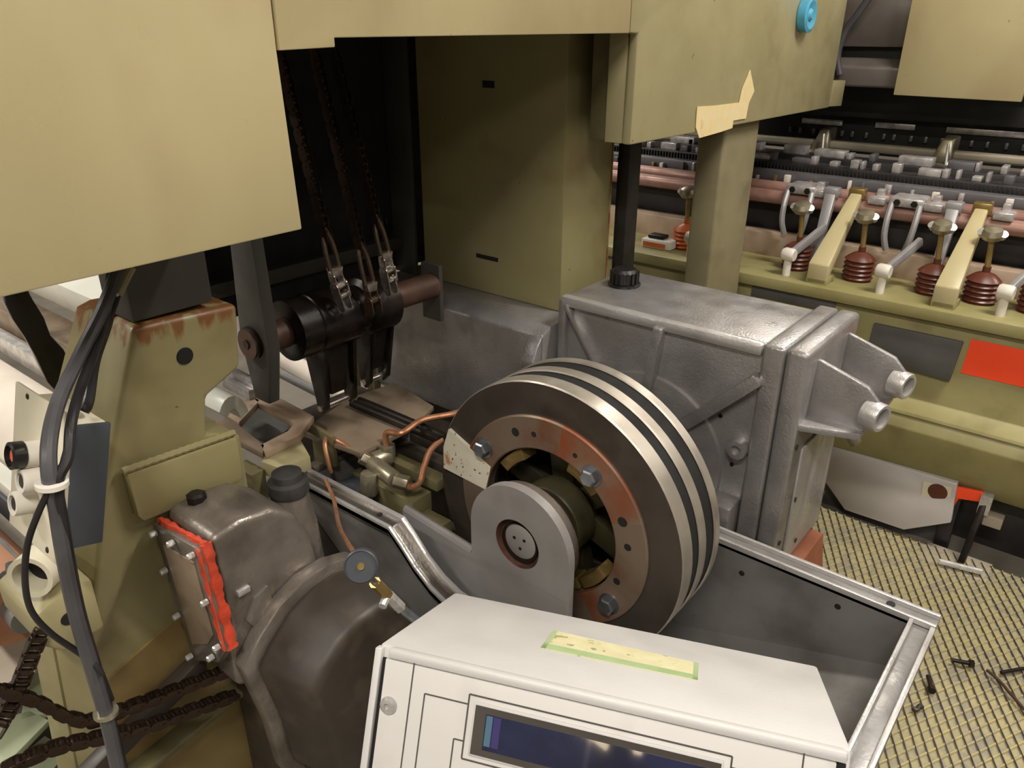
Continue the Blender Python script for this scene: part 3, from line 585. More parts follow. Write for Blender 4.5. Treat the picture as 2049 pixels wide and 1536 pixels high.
# ================================================================== oil pump unit in front of the pedestal
pu = thing('pump_unit', 'oily grey cast pump gearbox with red sealant along its cover', 'pump', (0.6, 1.05, -0.03))
PB = [(0.513, 0.47), (0.513, 0.812), (0.57, 0.822), (0.635, 0.812), (0.685, 0.775), (0.712, 0.70), (0.728, 0.60), (0.71, 0.45)]
mk('body', aprism(B(), PB, 'y', 1.07, 1.222), 'aluminium_oily', pu, 0.016, 4)
cvp = [(1.228, 0.79), (1.066, 0.808), (1.044, 0.60), (1.08, 0.55), (1.185, 0.49)]
cv = mk('side_cover', aprism(B(), cvp, 'x', 0.488, 0.508), 'aluminium_oily', pu, 0.004)
mk('cover_face', aprism(B(), [(1.195, 0.76), (1.09, 0.772), (1.075, 0.62), (1.10, 0.585), (1.165, 0.545)], 'x', 0.485, 0.4885), 'brown_plate', cv, 0.003)
P = [Vector((0.503, 1.225, 0.794)), Vector((0.503, 1.066, 0.812)), Vector((0.503, 1.0435, 0.598))]
for (i0, i1, nm) in ((0, 1, 'sealant_bead'), (1, 2, 'sealant_bead')):
    bm = B(); rows = []
    for i in range(25):
        q = P[i0].lerp(P[i1], i/24); wv = random.uniform(0.004, 0.010) if i0 == 0 else random.uniform(0.008, 0.014); hv = random.uniform(0.001, 0.004); o = Vector((0, 0, 1)) if i0 == 0 else Vector((0, -1, 0.1)); n = -o
        rows.append([bm.verts.new(q + Vector((-wv, 0, 0)) + n*0.004), bm.verts.new(q + Vector((-wv*0.7, 0, 0)) + o*hv), bm.verts.new(q + Vector((wv*0.6, 0, 0)) + o*hv), bm.verts.new(q + Vector((wv, 0, 0)) + n*0.004)])
    for r0, r1 in zip(rows, rows[1:]):
        for j in range(4): bm.faces.new((r0[j], r0[(j+1) % 4], r1[(j+1) % 4], r1[j]))
    bm.faces.new(rows[0][::-1]); bm.faces.new(rows[-1]); mk(nm, bm, 'sealant', pu, smooth=60)
bm = B(); rows = []
for i in range(25):                                   # smear wiped onto the cover face beside the joint
    q = Vector((0.4875, 1.064, 0.806)).lerp(Vector((0.4875, 1.044, 0.60)), i/24); wv = random.uniform(0.005, 0.017)
    rows.append([bm.verts.new(q + Vector((-0.001, 0, 0))), bm.verts.new(q + Vector((-0.001, wv, 0))), bm.verts.new(q + Vector((0.002, wv, 0))), bm.verts.new(q + Vector((0.002, 0, 0)))])
for r0, r1 in zip(rows, rows[1:]):
    for j in range(4): bm.faces.new((r0[j], r0[(j+1) % 4], r1[(j+1) % 4], r1[j]))
bm.faces.new(rows[0][::-1]); bm.faces.new(rows[-1]); mk('sealant_smear', bm, 'sealant', cv)
for (y, z) in ((1.212, 0.778), (1.15, 0.786), (1.083, 0.792), (1.068, 0.70), (1.058, 0.605), (1.204, 0.70), (1.194, 0.60), (1.178, 0.51), (1.09, 0.562)): bolt(cv, (0.488, y, z), (-1, 0, 0), 0.006, 0.014, 'bolt_light', False)
mk('filler_plug', alathe(B(), [(0.018, 0), (0.018, 0.014), (0.012, 0.018), (0, 0.018)], (0.56, 1.19, 0.817), (0, 0, 1), 8), 'dark_steel', pu)
mk('inspection_boss', aprism(B(), [(0.545, 0.62), (0.57, 0.655), (0.60, 0.665), (0.61, 0.59), (0.565, 0.58)], 'y', 1.062, 1.072), 'aluminium_oily', pu, 0.003)
mk('casting_lug', abox(B(), 0.54, 0.565, 1.062, 1.072, 0.675, 0.687), 'aluminium_light', pu, 0.002)
nk = Vector((0.728, 1.155, 0.60))
mk('neck', alathe(B(), [(0.052, 0), (0.048, 0.08), (0.036, 0.168)], nk, (0, 0, 1), 28), 'aluminium_oily', pu)
fc = mk('neck_cap', alathe(B(), [(0.039, 0), (0.041, 0.006), (0.039, 0.026), (0.03, 0.03), (0.029, 0.044), (0.022, 0.047), (0, 0.047)], nk + Vector((0, 0, 0.168)), (0, 0, 1), 28), 'slate_black', pu)
AR = [pt(*q, y=1.05) for q in ((478, 1335), (510, 1270), (552, 1205), (600, 1155), (650, 1122), (700, 1108), (738, 1125), (760, 1170), (770, 1260), (768, 1400), (740, 1536), (560, 1536), (530, 1440))]
AR = [(q.x, q.z) for q in AR]; cxm = sum(p[0] for p in AR)/len(AR); czm = sum(p[1] for p in AR)/len(AR)
mk('cover_flange', aprism(B(), AR, 'y', 1.035, 1.0695), 'aluminium_oily', pu, 0.006)
def sc2(k, dx=0, dz=0): return [(cxm+(p[0]-cxm)*k+dx, czm+(p[1]-czm)*k+dz) for p in AR]
mk('drive_cover', aloft(B(), [(p[0], 1.0345, p[1]) for p in sc2(0.92, 0.004, 0)], [(p[0], 0.91, p[1]) for p in sc2(0.80, 0.015, -0.01)]), 'grime', pu, 0.016, 4)
mk('cover_skirt', aprism(B(), [(0.60, 0.25), (0.84, 0.25), (0.84, 0.055), (0.60, 0.055)], 'y', 0.95, 1.2), 'grime', pu)
box('base_foot', 'grime', pu, 0.58, 0.86, 1.071, 1.222, -0.03, 0.46)
bolt(pu, (0.70, 1.0, 0.52), (0, -1, 0), 0.008, 0.01, 'fitting')
# gauge knob with fittings and its copper line
kg = pt(722, 1133, y=0.86)
kn = thing('throttle_valve', 'throttle valve with round dark grey knob on brass fittings', 'valve', kg)
kd = (CAM-kg).normalized()*0.8 + Vector((-0.3, -0.2, 0))
mk('dial', alathe(B(), [(0.02, -0.03), (0.027, -0.028), (0.029, -0.012), (0.029, 0), (0.0265, 0.003), (0.025, 0), (0.0, 0)], kg, kd, 32), 'slate', kn)
mk('centre_screw', alathe(B(), [(0.007, 0), (0.006, 0.003), (0, 0.003)], kg, kd, 12), 'brass', kn)
f1, f2, f3, f4 = pt(750, 1165, y=0.87), pt(775, 1190, y=0.87), pt(800, 1215, y=0.87), pt(765, 1213, y=0.86)
cyl('brass_body', 'brass', kn, f1, f2, 0.011, n=8); cyl('union_nut', 'bolt_light', kn, f2, f3, 0.012, n=6); cyl('stem', 'bolt_steel', kn, kg, f1, 0.006, n=10)
cyl('bleed_screw', 'bolt_light', kn, f2, f4, 0.008, n=8); cyl('hose_tail', 'bolt_steel', kn, f3, f3+Vector((0.03, -0.03, -0.05)), 0.009, n=12)
cyl('pipe_tail', 'brass', kn, f3+Vector((0.03, -0.03, -0.05)), (f3.x+0.06, f3.y-0.02, -0.03), 0.008, n=12)
tag(tube('copper_line', 'copper', None, [pt(*q, y=yy) for q, yy in (((652, 960), 1.35), ((668, 1000), 1.25), ((678, 1050), 1.1), ((695, 1085), 1.0), ((712, 1110), 0.885))], 0.0045), 'thin copper line hanging down to the round valve knob', 'pipe')

# ================================================================== push button box on the sloping pedestal side
tl = math.radians(-16); O = Vector((0.292, 1.05, 0.938)); MB_ = Matrix.Translation(O) @ Matrix.Rotation(math.radians(16), 4, 'Y')
bb = thing('button_box', 'cream push button box with dark side cover on the pedestal', 'button box', O)
def bbx(name, m, x0, x1, y0, y1, z0, z1, bev=0.002, par=None): return mk(name, abox(B(), x0, x1, y0, y1, z0, z1, MB_), m, par or bb, bev)
bbx('enclosure', 'cream', 0.0, 0.05, 0.002, 0.15, 0.0, 0.178)
bbx('side_cover', 'slate', 0.004, 0.054, -0.006, 0.001, -0.006, 0.178)
mp = bbx('mounting_plate', 'cream', -0.006, -0.0005, 0.0, 0.165, -0.03, 0.195)
for (y, z) in ((0.12, 0.185), (0.03, -0.018)): mk('plate_slot', alathe(B(), [(0.005, 0), (0.004, 0.001), (0, 0.001)], MB_ @ Vector((-0.0062, y, z)), MB_.to_3x3() @ Vector((-1, 0, 0)), 10), 'dark_steel', mp)
for i, (px, py, cc) in enumerate(((62, 905, 'lens_red'), (65, 962, 'black_plastic'), (48, 1018, 'black_plastic'))):
    # height on the plate follows the photograph
    lz_ = (0.116, 0.080, 0.038)[i]; ly_ = (0.070, 0.060, 0.082)[i]; o = MB_ @ Vector((-0.0062, ly_, lz_)); dv = MB_.to_3x3() @ Vector((-1, 0, 0))
    bt = mk('push_button', alathe(B(), [(0.018, 0), (0.018, 0.024), (0.0168, 0.028), (0.0128, 0.028), (0.012, 0.021), (0, 0.021)], o, dv, 32), 'white_plastic', bb)
    if i == 0: mk('guard_ring', alathe(B(), [(0.0182, 0.022), (0.0195, 0.022), (0.0195, 0.038), (0.015, 0.04), (0.0135, 0.032), (0.0182, 0.028)], o, dv, 32, cap=False), 'black_plastic', bt)
    mk('button_cap', alathe(B(), [(0.0118, 0.0215), (0.0118, 0.033 if i == 0 else 0.024), (0.009, 0.035 if i == 0 else 0.026), (0, 0.035 if i == 0 else 0.026)], o, dv, 24), cc, bt)

# ================================================================== cable bundle
cbn = thing('cable_bundle', 'bundle of black cables running down past the button box', 'cable', (0.35, 1.0, -0.03))
def path(P): return [pt(px, py, y=y) for px, py, y in P]
tube('cable', 'cable_grey', cbn, path([(238, 535, 1.16), (205, 620, 1.14), (160, 710, 1.1), (118, 800, 1.04), (99, 880, 0.98), (99, 950, 0.96), (112, 1010, 0.96), (126, 1100, 0.96), (150, 1220, 0.97), (185, 1340, 0.97), (214, 1440, 0.97), (240, 1560, 0.97)]), 0.0098)
tube('cable', 'black_rubber', cbn, path([(222, 540, 1.17), (213, 620, 1.15), (190, 700, 1.11), (160, 780, 1.05), (142, 850, 0.99), (136, 915, 0.965), (116, 960, 0.955), (118, 1010, 0.955), (136, 1100, 0.965), (160, 1220, 0.972), (195, 1340, 0.975), (222, 1440, 0.975), (252, 1560, 0.975)]), 0.0068)
tube('cable', 'black_rubber', cbn, path([(250, 545, 1.18), (225, 620, 1.16), (197, 690, 1.13), (170, 760, 1.07), (150, 820, 1.0), (140, 880, 0.975), (125, 940, 0.96), (120, 985, 0.95), (133, 1060, 0.955), (148, 1160, 0.965), (158, 1260, 0.975), (190, 1320, 0.98), (222, 1400, 0.985)]), 0.005)
tube('cable', 'black_rubber', cbn, path([(232, 540, 1.19), (214, 640, 1.17), (188, 720, 1.13), (175, 800, 1.08), (165, 822, 1.075)]), 0.009)
tube('thin_cable', 'black_rubber', cbn, path([(96, 985, 0.955), (75, 1030, 0.97), (55, 1090, 0.99), (50, 1160, 1.0), (62, 1220, 1.0), (100, 1265, 0.99), (150, 1300, 0.98), (185, 1325, 0.965), (205, 1350, 0.955)]), 0.0042)
for (px, py, y, r) in ((104, 968, 0.958, 0.019), (212, 1425, 0.972, 0.017)):
    c = pt(px, py, y=y); mk('cable_tie', alathe(B(), [(r, -0.003), (r, 0.003)], c, (0.1, 0.0, 1), 20), 'white_plastic' if py < 1200 else 'fitting', cbn)
tube('cable_wrap', 'cream', cbn, path([(252, 530, 1.17), (240, 560, 1.165), (228, 590, 1.16)]), 0.006)
tube('cable_wrap', 'olive', cbn, path([(262, 535, 1.165), (248, 562, 1.16), (236, 588, 1.155)]), 0.0075)

# drive chain loop lower left
dc = thing('drive_chain', 'greasy roller chain looping across the pedestal foot', 'chain', (0.3, 1.15, 0.3))
chain(dc, path([(470, 1335, 1.13), (400, 1362, 1.14), (300, 1400, 1.15), (230, 1425, 1.16), (180, 1442, 1.17), (130, 1432, 1.18), (80, 1405, 1.19), (20, 1385, 1.2), (-40, 1370, 1.2)]), 0.016, 0.021, 'chain_greasy', (0, 1, 0))
chain(dc, path([(470, 1390, 1.12), (300, 1450, 1.13), (200, 1475, 1.15), (120, 1492, 1.16), (60, 1515, 1.17), (0, 1545, 1.18)]), 0.016, 0.021, 'chain_greasy', (0, 1, 0))
dc2 = thing('slack_chain', 'greasy roller chain hanging below the pedestal lug', 'chain', (0.25, 1.15, 0.4))
chain(dc2, path([(82, 1262, 1.19), (62, 1310, 1.2), (35, 1380, 1.21), (5, 1440, 1.22), (-20, 1480, 1.22)]), 0.016, 0.022, 'chain_greasy', (1, -0.3, 0))
tag(mk('chain_rail', aloft(B(), [(0.10, 1.20, 0.31), (0.52, 1.20, 0.47), (0.52, 1.20, 0.43), (0.10, 1.20, 0.27)], [(0.10, 1.235, 0.31), (0.52, 1.235, 0.47), (0.52, 1.235, 0.43), (0.10, 1.235, 0.27)]), 'grime', None, 0.004), 'dark grimy guide rail under the looping chain', 'rail')

# ================================================================== lever shaft and hanging chains in the opening
SY, SZ = 1.45, 0.965
ls = thing('lever_shaft', 'rusty brown cross shaft carrying black lever arms', 'shaft', (1.14, SY, SZ))
cyl('shaft', 'rust_shaft', ls, (0.86, SY, SZ), (1.44, SY, SZ-0.005), 0.035)
mk('hanger_plate', aprism(B(), [(1.405, 1.30), (1.475, 1.30), (1.50, 0.96), (1.475, 0.82), (1.42, 0.82), (1.39, 0.96)], 'x', 0.875, 0.905), 'dark_grey', ls, 0.004)
mk('shaft_nut', alathe(B(), [(0.038, 0), (0.038, 0.008), (0.03, 0.01), (0.012, 0.01), (0.01, 0.018), (0, 0.018)], (0.875, SY, SZ), (-1, 0, 0), 24), 'dark_steel', ls)
box('support_arm', 'dark_grey', ls, 1.44, 1.455, 1.42, 1.49, 0.86, 1.02, 0.003)
def arm(x, wd, y1, z1, m='greasy_black'):
    hubo = mk('lever_hub', alathe(B(), [(0.06, -wd), (0.074, -wd*0.8), (0.074, wd*0.8), (0.06, wd)], (x, SY, SZ), (1, 0, 0), 28), m, ls)
    for s in (-1, 1):
        bm = B(); xs = x+s*wd*0.62; aloft(bm, [(xs-0.006, SY-0.055, SZ+0.02), (xs-0.006, SY+0.05, SZ-0.02), (xs-0.006, y1+0.018, z1), (xs-0.006, y1, z1-0.02), (xs-0.006, y1-0.02, z1)], [(xs+0.006, SY-0.055, SZ+0.02), (xs+0.006, SY+0.05, SZ-0.02), (xs+0.006, y1+0.018, z1), (xs+0.006, y1, z1-0.02), (xs+0.006, y1-0.02, z1)])
        mk('lever_cheek', bm, m, ls, 0.003)
    bm = B(); aloft(bm, [(x-wd*0.5, SY-0.04, SZ-0.02), (x+wd*0.5, SY-0.04, SZ-0.02), (x+wd*0.5, SY+0.03, SZ-0.03), (x-wd*0.5, SY+0.03, SZ-0.03)], [(x-wd*0.35, y1-0.012, z1+0.03), (x+wd*0.35, y1-0.012, z1+0.03), (x+wd*0.35, y1+0.012, z1+0.03), (x-wd*0.35, y1+0.012, z1+0.03)])
    mk('lever_web', bm, 'dark_steel', ls, 0.003)
    cyl('lever_pin', 'chain_bright', ls, (x-wd*0.8, y1, z1), (x+wd*0.8, y1, z1), 0.008, n=12)
arm(1.08, 0.07, 1.44, 0.745); arm(1.225, 0.05, 1.46, 0.755)
mk('clamp_sleeve', alathe(B(), [(0.05, 0), (0.072, 0.005), (0.072, 0.06), (0.05, 0.065)], (0.96, SY, SZ), (1, 0, 0), 28), 'greasy_black', ls)
mk('clamp_sleeve', alathe(B(), [(0.045, 0), (0.06, 0.005), (0.06, 0.05), (0.045, 0.055)], (1.13, SY, SZ), (1, 0, 0), 28), 'greasy_black', ls)
for i, (Pt, Pb, yk, lab) in enumerate(((pt(560, 108, y=1.5), (1.057, 1.37, 1.105), (1.074, 1.362, 1.0), 'leftmost'), (pt(628, 100, y=1.5), (1.155, 1.37, 1.045), (1.158, 1.362, 0.965), 'middle'), (pt(668, 100, y=1.5), (1.209, 1.37, 1.108), (1.216, 1.362, 1.0), 'rightmost'))):
    t = thing('hanging_chain', 'greasy chain and pull rod hanging in the dark opening, %s of three' % lab, 'chain', Pb, 'chains hanging in the cabinet opening')
    Pt, Pb, yk = Vector(Pt), Vector(Pb), Vector(yk); mid = Pt.lerp(Pb, 0.86); d = (Pb-Pt).normalized()
    chain(t, [Pt, Pt.lerp(mid, 0.5), mid], 0.018, 0.021, 'chain_greasy', (1, 0.4, 0))
    for s in (-1, 1): tube('yoke_leg', 'chain_steel', t, [mid - d*0.03, mid + Vector((s*0.012, 0, 0)) + d*0.01, Pb + Vector((s*0.013, 0, 0))], 0.0055, 8)
    bm = B(); aloft(bm, [Pb + Vector(c) for c in ((-0.017, -0.01, 0.008), (0.017, -0.01, 0.008), (0.013, -0.01, -0.014), (-0.013, -0.01, -0.014))], [Pb + Vector(c) for c in ((-0.017, 0.01, 0.008), (0.017, 0.01, 0.008), (0.013, 0.01, -0.014), (-0.013, 0.01, -0.014))]); mk('yoke', bm, 'chain_bright', t, 0.002)
    chain(t, [Pb - Vector((0, 0, 0.012)), Pb.lerp(yk, 0.5), yk], 0.026, 0.03, 'chain_steel' if i == 1 else 'chain_bright', (1, 0.1, 0))
hk = thing('spring_hook', 'small bent steel hook at the back of the dark opening', 'hook', pt(785, 450, y=1.864))
tube('wire', 'dark_steel', hk, [pt(*q, y=1.864) for q in ((782, 330), (790, 380), (796, 430), (788, 455), (775, 450), (772, 435))], 0.005, 8)

# ================================================================== middle mechanism between pedestal and guard
mp_ = thing('deck_plate', 'brown grey flat deck plate below the black levers', 'plate', (1.25, 1.6, 0.6))
P = [pt(*q, z=0.60) for q in ((600, 862), (700, 795), (790, 765), (868, 812), (830, 850), (720, 905))]
mk('plate', aprism(B(), [(q.x, q.y) for q in P], 'z', 0.585, 0.60), 'brown_plate', mp_, 0.002)
for k in range(2):
    a, b = pt(705+k*14, 806-k*5, z=0.612), pt(880+k*14, 880-k*5, z=0.612); cyl('guide_rod', 'dark_steel', mp_, a, b, 0.012, n=12)
box('deck_support', 'grime', mp_, 1.15, 1.40, 1.575, 1.75, 0.0, 0.584)
ch_ = thing('chute', 'tan sheet metal chute frame with open window beside the pedestal', 'chute', (1.0, 1.7, 0.5))
Z0 = 0.64
def quadp(name, m, qs, z, t, par): 
    P = [pt(*q, z=z) for q in qs]; return mk(name, aprism(B(), [(p.x, p.y) for p in P], 'z', z-t, z), m, par, 0.002)
quadp('side_strip', 'tan_plate', ((455, 832), (500, 790), (520, 800), (478, 845)), Z0, 0.02, ch_)
quadp('top_strip', 'tan_plate', ((500, 790), (528, 778), (625, 830), (590, 845), (515, 805)), Z0, 0.02, ch_)
quadp('end_strip', 'tan_plate', ((590, 845), (628, 830), (600, 870), (530, 905), (520, 890), (575, 862)), Z0, 0.02, ch_)
quadp('lower_strip', 'brown_plate', ((420, 850), (455, 832), (530, 890), (525, 905)), Z0, 0.02, ch_)
quadp('window_floor', 'dark_grey', ((455, 850), (510, 800), (590, 850), (530, 890)), Z0-0.09, 0.02, ch_)
P = [pt(*q, z=0.63) for q in ((520, 915), (600, 870), (620, 905), (560, 930))]
mk('olive_flange', aprism(B(), [(p.x, p.y) for p in P], 'z', 0.58, 0.62), 'olive', ch_, 0.004)
box('leg', 'olive_dark', ch_, 0.86, 0.90, 1.52, 1.60, -0.03, 0.60)
wc = pt(440, 800, y=1.62)
bm = B(); A = []; D = []
for k in range(9):
    a = math.radians(20 + 120*k/8); A.append((wc.x-0.01+0.045*math.cos(a), wc.z-0.05+0.085*math.sin(a))); D.append((wc.x-0.01+0.02*math.cos(a), wc.z-0.05+0.05*math.sin(a)))
aloft(bm, [(p[0], 1.55, p[1]) for p in A+D[::-1]], [(p[0], 1.63, p[1]) for p in A+D[::-1]]); mk('end_cap', bm, 'white_paint', ch_, 0.003)['label'] = 'white curved end cap'
for k, (qa, qb, m, r) in enumerate((((470, 748), (522, 775), 'loom_bits', 0.016), ((450, 762), (505, 790), 'loom_bits', 0.013))):
    a, b = pt(*qa, z=0.74-0.02*k), pt(*qb, z=0.74-0.02*k); mk('slide_bar', abar(B(), a, b, 0.03, 0.02), m, ch_, 0.003)
# bright rods far behind, seen under the levers
for k, (qa, qb, m, r, lab) in enumerate((((545, 705), (800, 850), 'cloth_white', 0.035, 'pale roller'), ((555, 745), (700, 822), 'grey_rail', 0.014, 'grey green rod'), ((620, 690), (860, 800), 'loom_bits', 0.03, 'bright polished bar'))):
    a, b = pt(*qa, z=0.5), pt(*qb, z=0.5); d = (b-a); a = a - d*0.15; b = pt(qb[0]-60, qb[1]-34, z=0.5)
    tag(mk('rod', acyl(B(), a, b, r), m), '%s far behind the black lever arms' % lab, 'rod')
os_ = tag(box('olive_strut', 'olive', None, 1.49, 1.53, 1.90, 1.93, -0.03, 0.86), 'narrow olive strut left of the grey base casting', 'strut')
# copper pipes and fittings
vb = thing('valve_block', 'grimy olive valve block with pipe fittings beside the flywheel', 'valve', (1.15, 1.3, 0.35))
mk('block', abox(B(), 1.13, 1.20, 1.24, 1.48, 0.30, 0.50), 'olive_dark', vb, 0.004)
box('top_bar', 'olive_dark', vb, 1.205, 1.25, 1.225, 1.57, 0.50, 0.53, 0.003); box('lower_bar', 'grime', vb, 1.26, 1.30, 1.225, 1.57, 0.50, 0.545, 0.003)
box('bracket', 'olive_dark', vb, 1.13, 1.18, 1.15, 1.235, 0.32, 0.46, 0.003)
box('base', 'grime', vb, 1.12, 1.30, 1.16, 1.50, 0.20, 0.30)
mk('corner_plate', aloft(B(), [pt(620, 848, z=0.62), pt(663, 875, z=0.62), pt(672, 935, z=0.52), pt(630, 930, z=0.52)], [pt(620, 848, z=0.62)+Vector((0.012, 0, 0)), pt(663, 875, z=0.62)+Vector((0.012, 0, 0)), pt(672, 935, z=0.52)+Vector((0.012, 0, 0)), pt(630, 930, z=0.52)+Vector((0.012, 0, 0))]), 'olive_dark', vb, 0.002)
box('solenoid', 'slate', vb, 1.07, 1.12, 1.38, 1.46, 0.44, 0.505, 0.006)
e1, e2, e3, e4 = (pt(*q, z=0.56) for q in ((745, 925), (775, 912), (790, 960), (740, 945)))
for nm, a, b, r in (('elbow_body', e1, e2, 0.022), ('union_nut', e2, e2+Vector((0, 0, 0.035)), 0.019), ('tee_body', e1, e3, 0.018), ('union_nut', e3, e3+Vector((0.015, -0.035, -0.005)), 0.016), ('lower_nut', e4, e4+Vector((-0.01, 0, -0.06)), 0.02), ('union_nut', e1, e1+Vector((-0.02, 0.02, 0.02)), 0.015)):
    cyl(nm, 'fitting', vb, a, b, r*1.25, n=6 if 'nut' in nm else 16, bev=0.002)
tt = e2 + Vector((0, 0, 0.03))
tag(tube('copper_pipe', 'copper', None, [tt, tt+Vector((0.008, 0.005, 0.035)), pt(805, 865, z=0.635), pt(845, 840, z=0.645), pt(905, 828, z=0.64), pt(940, 815, z=0.63)], 0.0085), 'upper curved copper pipe running from the fitting behind the flywheel', 'pipe')
t3 = e3 + Vector((0.015, -0.033, -0.005))
tag(tube('copper_pipe', 'copper', None, [t3, pt(820, 975, z=0.545), pt(840, 965, z=0.55), pt(848, 935, z=0.575), pt(862, 900, z=0.60), pt(895, 870, z=0.61)], 0.0085), 'lower copper pipe bending up to the flywheel sticker', 'pipe')
tag(tube('copper_pipe', 'copper', None, [pt(655, 872, z=0.61), pt(690, 890, z=0.60), pt(720, 912, z=0.58), e1], 0.007), 'short copper pipe from the corner plate to the fitting', 'pipe')
tag(tube('copper_pipe', 'copper', None, [pt(655, 872, z=0.61), pt(650, 890, z=0.6), pt(657, 925, z=0.56), pt(662, 945, z=0.53)], 0.006), 'copper pipe dropping from the corner plate into the guard', 'pipe')
g1 = pt(838, 862, z=0.60); tag(mk('hex_fitting', alathe(B(), [(0.016, -0.02), (0.017, 0), (0.013, 0.02), (0, 0.02)], g1, (-0.6, -0.3, 0.5), 8), 'bolt_light'), 'bright hexagonal fitting under the upper copper pipe', 'fitting')

# ================================================================== neighbouring loom on the right
Y0, Y1 = -1.4, 2.6
lb = thing('loom_beam', 'olive painted front beam of the neighbouring loom', 'beam', (2.75, 0.5, 0.0))
mk('face', aprism(B(), [(2.66, 0.775), (2.66, 0.475), (2.60, 0.455), (2.575, 0.40), (2.59, 0.30), (2.66, 0.20), (2.80, 0.19), (2.80, 0.775)], 'y', Y0, Y1), 'olive_loom', lb, 0.004)
mk('ledge', aprism(B(), [(2.63, 0.80), (2.63, 0.76), (3.2, 0.74), (3.2, 0.78), (2.70, 0.80)], 'y', Y0, Y1), 'olive_loom', lb, 0.004)
bm = B(); atube(bm, [(2.60, Y0, 0.445), (2.60, Y1, 0.445)], 0.012, 8, smooth=False); mk('edge_bead', bm, 'olive_loom', lb)
box('rear_channel', 'tan_plate', lb, 2.95, 3.02, Y0, Y1, 0.78, 0.88, 0.006)
box('dark_base', 'loom_dark', lb, 2.75, 3.2, Y0, Y1, -0.03, 0.19)
for (ya, yb, lab) in ((0.315, 0.585, 1), (0.98, 1.25, 0), (-0.45, -0.18, 0)):
    pad = mk('pad', aprism(B(), [(ya, 0.71), (yb, 0.71), (yb+0.005, 0.585), (ya+0.01, 0.57)], 'x', 2.645, 2.6605), 'grey_pad', lb, 0.004)
mk('dark_strip', aprism(B(), [(0.72, 0.755), (1.02, 0.755), (1.02, 0.715), (0.72, 0.715)], 'x', 2.652, 2.6605), 'grey_pad', lb, 0.002)
rl = tag(mk('warning_label', aprism(B(), [(-0.2, 0.722), (0.297, 0.722), (0.302, 0.605), (-0.2, 0.605)], 'x', 2.657, 2.6595), 'warning_red'), 'blank bright red warning label on the olive loom beam', 'label')

def repeat(make, ys):
    """first one built, the others copied along the loom"""
    for i, (dy, lab) in enumerate(ys):
        if i == 0:
            before = set(bpy.data.objects); make(dy, lab); root = [o for o in bpy.data.objects if o not in before and o.parent is None][0]
        else:
            c = copy_tree(root, None, (0, dy-ys[0][0], 0)); c['label'] = lab
def mk_arm(y, lab):
    t = thing('support_arm', lab, 'arm', (2.75, y, 0.80), 'olive support arms along the loom')
    mk('arm', aloft(B(), [(2.66, y-0.035, 0.80), (2.66, y+0.035, 0.80), (2.66, y+0.035, 0.87), (2.66, y-0.035, 0.87)], [(2.97, y-0.02, 1.035), (2.97, y+0.02, 1.035), (2.955, y+0.02, 1.07), (2.955, y-0.02, 1.07)]), 'olive_panel', t, 0.005)
    mk('foot', abox(B(), 2.66, 2.74, y-0.035, y+0.035, 0.795, 0.82), 'olive_loom', t, 0.003)
    mk('clip', abox(B(), 2.95, 2.99, y-0.028, y+0.028, 1.05, 1.085), 'brass', t, 0.004)
repeat(mk_arm, [(0.80, 'olive sloping support arm nearest the broad steel post'), (0.40, 'olive sloping support arm at the right picture edge')])
def mk_bellow(mm):
    def f(y, lab):
        t = thing('bellows_unit', lab, 'bellows', (2.82, y, 0.78), 'ribbed brown bellows along the loom')
        prof = [(0.05, 0)]
        for k in range(6): prof += [(0.052, 0.006+k*0.016), (0.044, 0.014+k*0.016)]
        prof += [(0.03, 0.105), (0.012, 0.112), (0.012, 0.13), (0, 0.13)]
        mk('bellows', alathe(B(), prof, (2.82, y, 0.785), (0, 0, 1), 24), mm, t)
        cyl('rod', 'brass', t, (2.82, y, 0.91), (2.83, y+0.01, 1.01), 0.009, n=10)
        mk('knob', alathe(B(), [(0.012, 0), (0.03, 0.005), (0.034, 0.02), (0.026, 0.035), (0.012, 0.04), (0, 0.04)], (2.83, y+0.01, 1.0), (-0.3, 0, 1), 16), 'fitting', t)
        for s in (-1, 1): mk('knob_ear', alathe(B(), [(0.013, 0), (0.013, 0.02), (0, 0.02)], (2.83, y+0.01+s*0.025, 1.01), (-0.6, s*0.3, 0.6), 10), 'bolt_light', t)
        return t
    return f
repeat(mk_bellow('bellows'), [(0.71, 'ribbed brown bellows right of the first olive arm'), (0.325, 'ribbed brown bellows right of the second olive arm'), (0.47, 'ribbed brown bellows left of the second olive arm'), (0.17, 'ribbed brown bellows cut by the right picture edge'), (0.93, 'ribbed brown bellows between steel post and first olive arm')])
ob = mk_bellow('orange_bellows')(1.385, 'small orange bellows seen between black post and steel post'); ob['group'] = 'orange bellows'
def mk_lever(y, lab):
    t = thing('white_tip_lever', lab, 'lever', (2.72, y, 0.80), 'white tipped levers along the loom')
    cyl('stem', 'white_plastic', t, (2.70, y, 0.80), (2.70, y, 0.865), 0.014, n=12)
    mk('tip', alathe(B(), [(0.02, -0.022), (0.024, -0.015), (0.024, 0.015), (0.02, 0.022)], (2.70, y, 0.875), (0.1, 1, 0), 14), 'white_plastic', t)
    mk('bar', abar(B(), (2.705, y-0.002, 0.872), (2.86, y-0.06, 0.955), 0.03, 0.018), 'pale_lever', t, 0.004)
repeat(mk_lever, [(0.60, 'white tipped grey lever between the two olive arms'), (0.245, 'white tipped grey lever near the right picture edge'), (0.92, 'white tipped grey lever beside the steel post'), (1.30, 'white tipped grey lever between the two posts')])
